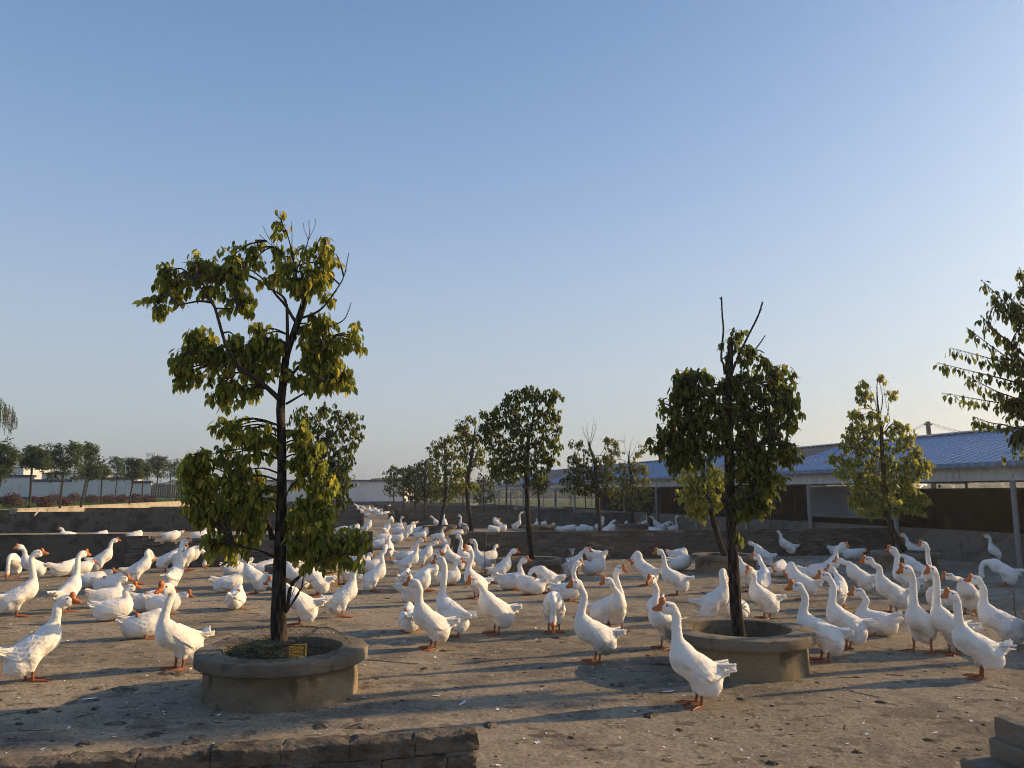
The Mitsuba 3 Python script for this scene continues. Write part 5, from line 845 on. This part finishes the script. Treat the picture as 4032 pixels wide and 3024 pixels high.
def tail_mesh(sit, up, r):
    ms = []; o = np.array([-.235, 0, .225 if sit else .285])
    for a in np.linspace(-.60, .60, 7):
        v, q = blade(r.uniform(.120, .150) * (1 - .25 * abs(a)), .062, .14, .009); R = rotz(math.pi + a) @ roty(-(up - .15 * abs(a)) + r.normal(0, .05)); ms.append((v @ R.T + o + [0, .05 * -math.sin(a), .0], q))
    for s in (-1, 1):                                                   # tips of the long wing feathers crossing over the tail
        for i in range(3):
            v, q = blade(.165, .040, .03, .007); R = rotz(math.pi - s * (.10 + .05 * i)) @ roty(-(.12 if sit else -.10) - .05 * i + r.normal(0, .03)); ms.append((v @ R.T + [-.175, s * .055, (.262 if sit else .325) + .012 * i], q))
    return cat(ms)
def bill_mesh(h, knob, gape):
    A = np.array
    def f(p):
        d = cone(p, A([.040, 0, .004]), A([.122, 0, -.026]), .031, .011); d = np.maximum(d, np.abs(p[:, 1]) - .021)
        lo = cone(p, A([.040, 0, -.020]), A([.108, 0, -.040 - gape]), .019, .007); d = smin(d, lo, .004 if gape else .012)
        return smin(d, ell(p, A([.052, 0, .040 + .004 * knob]), A([.025, .022, .028]) * (1 + .22 * knob)), .018)
    v, q = nets(f, (-.01, -.05, -.085), (.15, .05, .10), h); return v, q
BILLS = {(lod, k, g): mikit.ply(bill_mesh(lod, k, g), 'bill', smooth=True) for lod in (.0075, .013) for k in (-.6, .2, .9) for g in ((0, .016) if lod < .01 else (0,))}
def foot_mesh():
    toes = [(.135, -.60), (.15, 0.), (.135, .60)]; V = [[-.03, 0, .004], [.0, 0, .018]]
    tip = [(.02 + l * math.cos(a), l * math.sin(a)) for l, a in toes]; V += [[x, y, .003] for x, y in tip]; web = [((tip[i][0] + tip[i + 1][0]) / 2 - .018, (tip[i][1] + tip[i + 1][1]) / 2) for i in (0, 1)]; V += [[x, y, .002] for x, y in web] + [[.015, -.022, .004], [.015, .022, .004]]
    Fq = [[1, 7, 2], [1, 2, 5], [1, 5, 3], [1, 3, 6], [1, 6, 4], [1, 4, 8], [0, 7, 1], [0, 1, 8]]; m = (np.array(V), np.array(Fq))
    ms = [m] + [tube([[.005, 0, .014], [.02 + l * .55 * math.cos(a), l * .55 * math.sin(a), .010], [.02 + l * math.cos(a), l * math.sin(a), .005]], [.010, .0085, .005], 6) for l, a in toes] + [tube([[0, 0, .012], [-.034, 0, .006]], [.008, .004], 5)]
    return cat(ms + [tube([[-.012, 0, .20], [-.006, 0, .125], [-.008, 0, .07], [0, 0, .012]], [.022, .0165, .0125, .0135], 8)])
LEG = mikit.ply(foot_mesh(), 'foot', smooth=50)
EYE_M = (lambda m: mikit.ply((np.array(m.vertices) * .0085, np.array(m.faces)), 'eye', smooth=True))(trimesh.creation.icosphere(2))
GROUP = dict(y='geese in the front yard', a='geese in the aisle between the pens', b='geese in the second pen on the right', p='geese in the second pen on the left', f='geese in the far pens')
n_tri = 0
for gi, (gx, gy, gt, pose, hd, hy, place, lab) in enumerate(GEESE):
    r = random.Random(1000 + gi); g = gp(gx, gy); dist = g[1]; h = at(gx, gt, dist)[2]
    sit = pose in ('si', 'sl', 'tk')
    if pose == 'st': h = min(max(h, .60), 1.02)
    sc = {'st': 1 + max(0, h - .93) * .6, 'gz': 1.0}.get(pose, 1.0) * r.uniform(.88, .96)
    if place == 'p' or dist > 45: sc *= 1.08
    g = g + np.array([0, .10, 0]); near, mid = dist < 15.5, dist < 24
    tilt = -r.uniform(-.10, .14)
    if pose == 'st' and hy == 0: hy = r.choice((-28, -12, 0, 8, 14, 25))
    neck, hp, yaw, pit = goose_pose(pose, h / sc, hy, r, -tilt); RH = rotz(yaw) @ roty(pit); belly = r.uniform(-.6, 1)
    f = goose_sdf(pose, neck, hp, RH, belly, tilt)
    lo = np.array([-.36, -.24, -.01]); hi = np.array([max(.36, hp[0] + .09), .24, max(.58, hp[2] + .08, max(p[2] for p, _ in neck) + .08)])
    lo[1] = min(lo[1], hp[1] - .09); hi[1] = max(hi[1], hp[1] + .09)
    v, q = nets(f, lo, hi, .0145 if near else .019 if mid else .026)
    fl = meshkit.fbm(v * 14 + gi * 3.3, 3) - .5; v = v + (v - np.array([0, 0, .3])) * 0 ; body_m = np.clip((.46 if not sit else .26) - v[:, 2], 0, .2) * 5
    nrm = np.array(trimesh.Trimesh(v, np.vstack([q[:, [0, 1, 2]], q[:, [0, 2, 3]]]), process=False).vertex_normals); v = v + nrm * (fl * .022 * np.clip(body_m, .12, 1))[:, None]
    if sit: v[:, 2] = np.maximum(v[:, 2], .004)
    loc = (v - hp) @ RH; m = meshkit.fbm(v * 8 + gi * 11, 3)
    col = np.tile(np.array([.81, .785, .74]), (len(v), 1)) * (1 - .05 * r.random())
    dirt = np.clip((m - .47) * 4, 0, 1) * np.clip(body_m, 0, 1) * r.uniform(.35, .95); col = col * (1 - dirt[:, None]) + np.array([.40, .34, .25]) * dirt[:, None]
    if r.random() < .55:                                                # grey-brown stripe through the eye to the crown
        s = np.clip(1 - np.abs(loc[:, 2] - .020) / .014, 0, 1) * np.clip((.035 - loc[:, 0]) / .02, 0, 1) * np.clip((loc[:, 0] + .065) / .02, 0, 1) * (np.abs(loc[:, 1]) > .012) * r.uniform(.4, .9); col = col * (1 - s[:, None]) + np.array([.16, .14, .125]) * s[:, None]
    if 'grey stained back' in lab or 'dingy' in lab or 'grey patch' in lab:
        s = np.clip((meshkit.fbm(v * 16 + 5, 3) - .48) * 6, 0, 1) * np.clip((v[:, 2] - .12) * 8, 0, 1) * (v[:, 0] < .1) * .55; col = col * (1 - s[:, None]) + np.array([.33, .31, .29]) * s[:, None]
    heading = math.radians(hd) + math.atan2(-g[0], g[1]); M = mat4(rotz(heading) @ np.diag([sc, sc * .93, sc]), g); to = tw(M)
    k = thing('goose', lab, 'goose', GROUP[place])
    part('body', k, (v, q), 'plumage', True, color=col, to=to); n_tri += 2 * len(q)
    HM = M @ mat4(RH, hp) @ np.diag([1.12, 1.12, 1.12, 1]); kn = r.choice((-.6, .2, .2, .9)) if 'knob' not in lab else .9
    part('bill', k, BILLS[(.0075 if near else .013), kn, .016 if near and ('open' in lab) else 0], None, to=tw(HM))
    if mid:
        for s in (-1, 1): part('wing', k, wing_mesh(f, sit, s, *((34, 20) if near else (18, 9)), r), 'wing_feather', 42, to=to)
        up = r.uniform(.05, .45) + (.45 if ('tail up' in lab or 'upturned' in lab or 'upright tail' in lab or 'raised' in lab or 'fluffed' in lab) else 0)
        nr = np.random.default_rng(gi); part('tail', k, tail_mesh(sit, up, nr), 'wing_feather', 30, to=to)
        for s in (-1, 1): part('eye', k, EYE_M, None, to=tw(HM @ mat4(np.eye(3), (.020, s * .0352, .013))))
    if not sit and dist < 30:
        wide = 1.35 if 'wide-set' in lab or 'splayed' in lab else 1.0
        for s in (-1, 1): part('leg', k, LEG, None, to=tw(M @ mat4(rotz(s * .18 * wide), (r.uniform(-.03, .03), s * .075 * wide, .0))))
    elif sit and dist < 20:
        for s in (-1, 1): part('foot', k, LEG, None, to=tw(M @ mat4(rotz(s * .25) @ roty(0), (.03, s * .10, -.0)) @ np.diag([1, 1, .35, 1])))

# ------------------------------------------------------------------ small things
def hexnet(fn, nu, nv, rad=.0018):                                      # chicken wire over fn(u, v) -> point
    P = lambda i, j: fn((i + (.5 if j % 2 else 0)) / nu, j / nv); ms = []
    for j in range(nv):
        line = [fn(min(1, i / nu / 2 * 1.0), (j + (.28 if (i + j) % 2 else -.28)) / nv) for i in range(2 * nu + 1)]; ms.append(tube(line, rad, 3, False))
        for i in range(2 * nu):
            if (i + j) % 2: ms.append(tube([fn(i / nu / 2, (j + .28) / nv), fn(i / nu / 2, (j + .72) / nv)], rad, 3, False))
    return cat(ms)
c1x = np.array([-2.05, 7.15, 0])
def heap(u, v):
    a, q = (.62 + .78 * u) * 2 * math.pi, .10 + .62 * v; z = .40 + .16 * math.sin(v * 3) * (.6 + .8 * meshkit.noise(np.array([u * 6, v * 4, 1.])))
    return c1x + [q * math.cos(a) - .05, q * math.sin(a), z - .10 * v]
nt = thing('wire_netting', 'crumpled green wire netting heaped on the front left planter', 'netting')
part('mesh', nt, hexnet(heap, 34, 15), 'wire')
r = np.random.default_rng(31); ms, cc = [], []
for i in range(1100):
    a, q = r.uniform(1.9, 5.0), .53 * r.random() ** .5; p = c1x + [q * math.cos(a), q * math.sin(a), .20 + r.uniform(0, .30) * (1.05 - q)]; d = r.normal(0, .07, 3); d[2] *= .35
    t = tube([p - d, p + r.normal(0, .012, 3), p + d], r.uniform(.0012, .0035), 3, False); ms.append(t); cc.append(np.tile(np.array([.060, .070, .042]) * r.uniform(.3, 1.8), (len(t[0]), 1)))
tag(part('dry_weeds', None, cat(ms), 'straw', color=np.vstack(cc)), 'tangle of dry weeds and stalks inside the front left planter', 'weeds', kind='stuff')
ty = thing('plastic_tray', 'yellow slatted plastic tray leaning behind the front left trunk', 'tray')
TM = mat4(rotz(.24) @ np.array([[1, 0, 0], [0, math.cos(-.42), math.sin(-.42)], [0, -math.sin(-.42), math.cos(-.42)]]), at(1112, 2570, 7.32)); R3 = lambda m: (np.asarray(m[0]) * [.86, .62, 1] @ TM[:3, :3].T + TM[:3, 3], m[1])
for i in range(9): part('slat', ty, R3(box(-.223, .233, -.140 + i * .0325, -.140 + i * .0325 + .012, 0, .008)), 'yellow_plastic')
part('crossbar', ty, R3(cat([box(-.22 + i * .05, -.22 + i * .05 + .012, -.146, .146, -.010, -.0005) for i in range(10)])), 'yellow_plastic')
part('frame', ty, R3(cat([box(-.225, .235, -.165, -.147, -.012, .014), box(-.225, .235, .147, .165, -.012, .014), box(-.237, -.2255, -.165, .165, -.012, .014), box(.2355, .247, -.165, .165, -.012, .014)])), 'yellow_plastic')
for i, (x, d, rr, zz, a0, a1, lab) in enumerate(((.40, 16.6, .98, .88, 0, 1, 'wire mesh cage on thin posts round the dark middle planter'), (6.55, 8.85, .92, .52, .2, .9, 'wire mesh ring round the planter cut by the right edge'))):
    k = thing('mesh_cage', lab, 'wire cage'); cyl = lambda u, v: np.array([x + rr * math.cos((a0 + (a1 - a0) * u) * 2 * math.pi), d + rr * math.sin((a0 + (a1 - a0) * u) * 2 * math.pi), zz * v + .015 * math.sin(u * 37)])
    part('mesh', k, hexnet(cyl, 34 if i else 60, 6 if i else 12, .0009 if i else .0018), 'wire')
    for a in (.0, .18, .5, .68, .86): q = (a0 + (a1 - a0) * a) * 2 * math.pi; part('post', k, tube([[x + rr * math.cos(q), d + rr * math.sin(q), 0], [x + rr * math.cos(q), d + rr * math.sin(q), zz + .03]], .007, 6), 'dark_steel')
k = thing('wire_basket', 'dark conical bundle of wire standing right of the sunlit aisle planter', 'wire bundle'); q = gp(1838, 2108); prf = [(.22, 0), (.25, .3), (.20, .62), (.10, .80), (.03, .86)]
part('mesh', k, cat([tube([[q[0] + rr * math.cos(a), q[1] + rr * math.sin(a), z] for rr, z in prf], .006, 4) for a in np.linspace(0, 2 * math.pi, 22, endpoint=False)] + [tube([[q[0] + rr * math.cos(a), q[1] + rr * math.sin(a), z] for a in np.linspace(0, 2 * math.pi, 25)], .006, 4, False) for rr, z in ((.22, .02), (.24, .2), (.24, .4), (.2, .62), (.12, .78))]), 'dark_steel')
k = thing('leaning_stick', 'pale stick leaning on the sunlit bank wall at the left', 'stick'); a, b = at(136, 2030, 30), at(156, 2006, 31); part('shaft', k, tube([a, b], .03, 6), 'pale_wood')
k = thing('pale_stake', 'thin pale stake standing by the shed wall right of the middle', 'stake'); a = gp(2574, 2050); part('shaft', k, tube([[a[0], a[1], 0], [a[0], a[1], at(2574, 1977, a[1])[2]]], .03, 6), 'pale_wood')
k = thing('dark_post', 'thick dark stump-like post among the geese of the second pen', 'post'); a = gp(2559, 2086); part('shaft', k, tube([[a[0], a[1], 0], [a[0] + .02, a[1], .4], [a[0] - .02, a[1], .80]], [.13, .12, .105], 10), 'bark', True)
# feathers, droppings and dirt on the yard
def in_yard(r, n, y0=3.9, y1=19.0):
    y = y0 + (y1 - y0) * r.random(n) ** 1.25; x = r.uniform(-.72, .72, n) * y; return np.column_stack([x, y, 0 * x])
FE = (np.array([[-.5, 0, .02], [-.2, -.14, .06], [.25, -.16, .10], [.5, 0, .28], [.25, .16, .10], [-.2, .14, .06], [0, 0, .03]]), np.array([[0, 1, 6], [1, 2, 6], [2, 3, 6], [3, 4, 6], [4, 5, 6], [5, 0, 6]]))
def scatter(tm, pos, size, r, flat=1.0):
    n = len(pos); a = r.uniform(0, 6.3, n); c, s = np.cos(a), np.sin(a); V = tm[0][None] * size[:, None, None]; V = np.stack([V[..., 0] * c[:, None] - V[..., 1] * s[:, None], V[..., 0] * s[:, None] + V[..., 1] * c[:, None], V[..., 2] * flat], -1) + pos[:, None]
    return V.reshape(-1, 3), (tm[1][None] + len(tm[0]) * np.arange(n)[:, None, None]).reshape(-1, 3)
r = np.random.default_rng(41); n = 3300; p = in_yard(r, n); p[:, 2] = .003
wall_p = np.column_stack([O_ + r.uniform(2.6, 15, (500, 1)) * AX_S - r.gamma(1.2, .28, (500, 1)) * AX_T, np.full(500, .003)])
TU = (FE[0] * [.7, 1.5, .8], FE[1])
tag(part('white_feathers', None, scatter(TU, np.vstack([p, wall_p]), np.concatenate([np.clip(r.gamma(1.4, .011, n), .009, .07), r.uniform(.02, .07, 500)]), r), 'white_fluff'), 'small white feathers and fluff strewn over the yard', 'feathers', kind='stuff')
ico = trimesh.creation.icosphere(1); BL = (np.array(ico.vertices) * [.5, .32, .16] * np.random.default_rng(3).uniform(.7, 1.3, (42, 1)), np.array(ico.faces))
n = 2600; p = in_yard(r, n); tag(part('dung_crumbs', None, scatter(BL, p, np.clip(r.gamma(1.6, .014, n), .01, .10), r, .8), 'dung'), 'dark droppings and crumbs strewn over the yard', 'droppings', kind='stuff')
n = 300; p = in_yard(r, n); p[:, 2] = .006; ms = []
for q in p:
    a = r.uniform(0, 6.3); l = r.gamma(2, .035); d = np.array([math.cos(a), math.sin(a), 0]) * l; ms.append(tube([q - d, q + r.normal(0, .012, 3) * [1, 1, 0], q + d], r.uniform(.0015, .0035), 4, False))
tag(part('straw_bits', None, cat(ms), 'straw', color=np.tile([[.10, .08, .055]], (sum(len(m[0]) for m in ms), 1))), 'thin twigs and straw bits lying on the yard', 'straw', kind='stuff')
def patch(w_, d_, seed, h=.012):
    w_, d_ = w_ * .62, d_ * .62
    r_ = np.random.default_rng(seed); V, Fq = [[0, 0, h]], []; nn = 22
    for ring, (q, z) in enumerate(((.5, h * .9), (.85, h * .5), (1.0, .0015))):
        for j in range(nn):
            a = j * 2 * math.pi / nn; m_ = .25 + 1.4 * meshkit.fbm(np.array([math.cos(a) * 2.6 + seed * 3.7, math.sin(a) * 2.6, seed * 1.3]), 3); V.append([w_ * q * m_ * math.cos(a), d_ * q * m_ * math.sin(a), z * (.5 + r_.random()) if z > .002 else z])
    for j in range(nn): Fq.append([0, 1 + j, 1 + (j + 1) % nn])
    for ring in range(2):
        for j in range(nn): a0, a1 = 1 + ring * nn + j, 1 + ring * nn + (j + 1) % nn; Fq += [[a0, a0 + nn, a1 + nn], [a0, a1 + nn, a1]]
    return np.array(V), np.array(Fq)
scene['wet_dirt'] = bump(pr(proc(lambda p, n, uv: mix((.05, .04, .028), (.15, .12, .085), smoothstep(.35, .65, fbm(p.x * 26, p.y * 26, 1, octaves=3)))), .8, specular=.3), rough_h, 2.0)
for i, (x, y, w_, lab) in enumerate(((680, 2650, .24, 'dark wet dung patch under the goose left of the front left planter'), (380, 2712, .10, 'small dark dung patch left of the long reddish one'), (490, 2712, .22, 'long reddish dung smear at the edge of the planter\'s shadow'), (140, 2800, .17, 'greenish dung heap at the lower left edge'), (370, 2795, .05, 'small dark dung lump inside the planter\'s shadow'), (455, 2850, .13, 'dark dung lump in the planter\'s shadow, left of the reddish patch'), (600, 2895, .14, 'reddish brown dung patch in the planter\'s shadow'), (330, 2933, .10, 'dark ring-shaped dung patch just above the front brick wall'), (760, 2920, .17, 'flat dark dung streak above the front brick wall'), (1265, 2862, .12, 'pair of dark dung lumps above the front wall\'s right part'), (1420, 2862, .17, 'broad faint dung patch above the front wall\'s right end'), (1930, 2855, .14, 'flat straw-coloured dung patch right of the front wall\'s end'), (2440, 2698, .16, 'straw-flecked dung patch in the right planter\'s shadow'), (2560, 2818, .13, 'dark dung patch below the right planter\'s shadow'), (3040, 3008, .07, 'black dung lump at the bottom edge right of the middle'), (3372, 2962, .06, 'black dung lump at the bottom right'), (2190, 2512, .12, 'dark smear under the goose with hanging head'))):
    q = gp(x, y); part_k = part('dung_patch', None, patch(w_, w_ * .7, i + 1, .014), 'wet_dirt', True, to=tw(mat4(rotz(i * 1.3), q))); tag(part_k, lab, 'dung')
for i, (x, y, l, a, lab) in enumerate(((2630, 2726, .13, .1, 'long white feather lying left of the nearest goose'), (350, 2755, .14, .15, 'long white feather in the front left planter\'s shadow'), (1720, 2742, .10, .2, 'fluffy white feather right of the front left planter'), (1820, 2775, .10, 1.0, 'upright curled white feather below the centre geese'), (1605, 2727, .05, .5, 'small white tuft right of the front left planter'), (2470, 2605, .06, .2, 'white tuft at the foot of the centre front goose'), (3400, 2850, .05, .9, 'curled white feather at the lower right'), (3680, 2888, .07, .4, 'white feather pair beside the broken wall end'), (1720, 2563, .05, 1.2, 'white tuft on a straw bit below the centre-left pair'))):
    v = FE[0] * [l, l * .8, l * (1.1 if 'upright' in lab or 'tuft' in lab else .5)]; q = gp(x, y); kk = part('feather', None, (np.array(v), FE[1]), 'white_fluff', True, to=tw(mat4(rotz(a), q + [0, 0, .004]))); tag(kk, lab, 'feather')
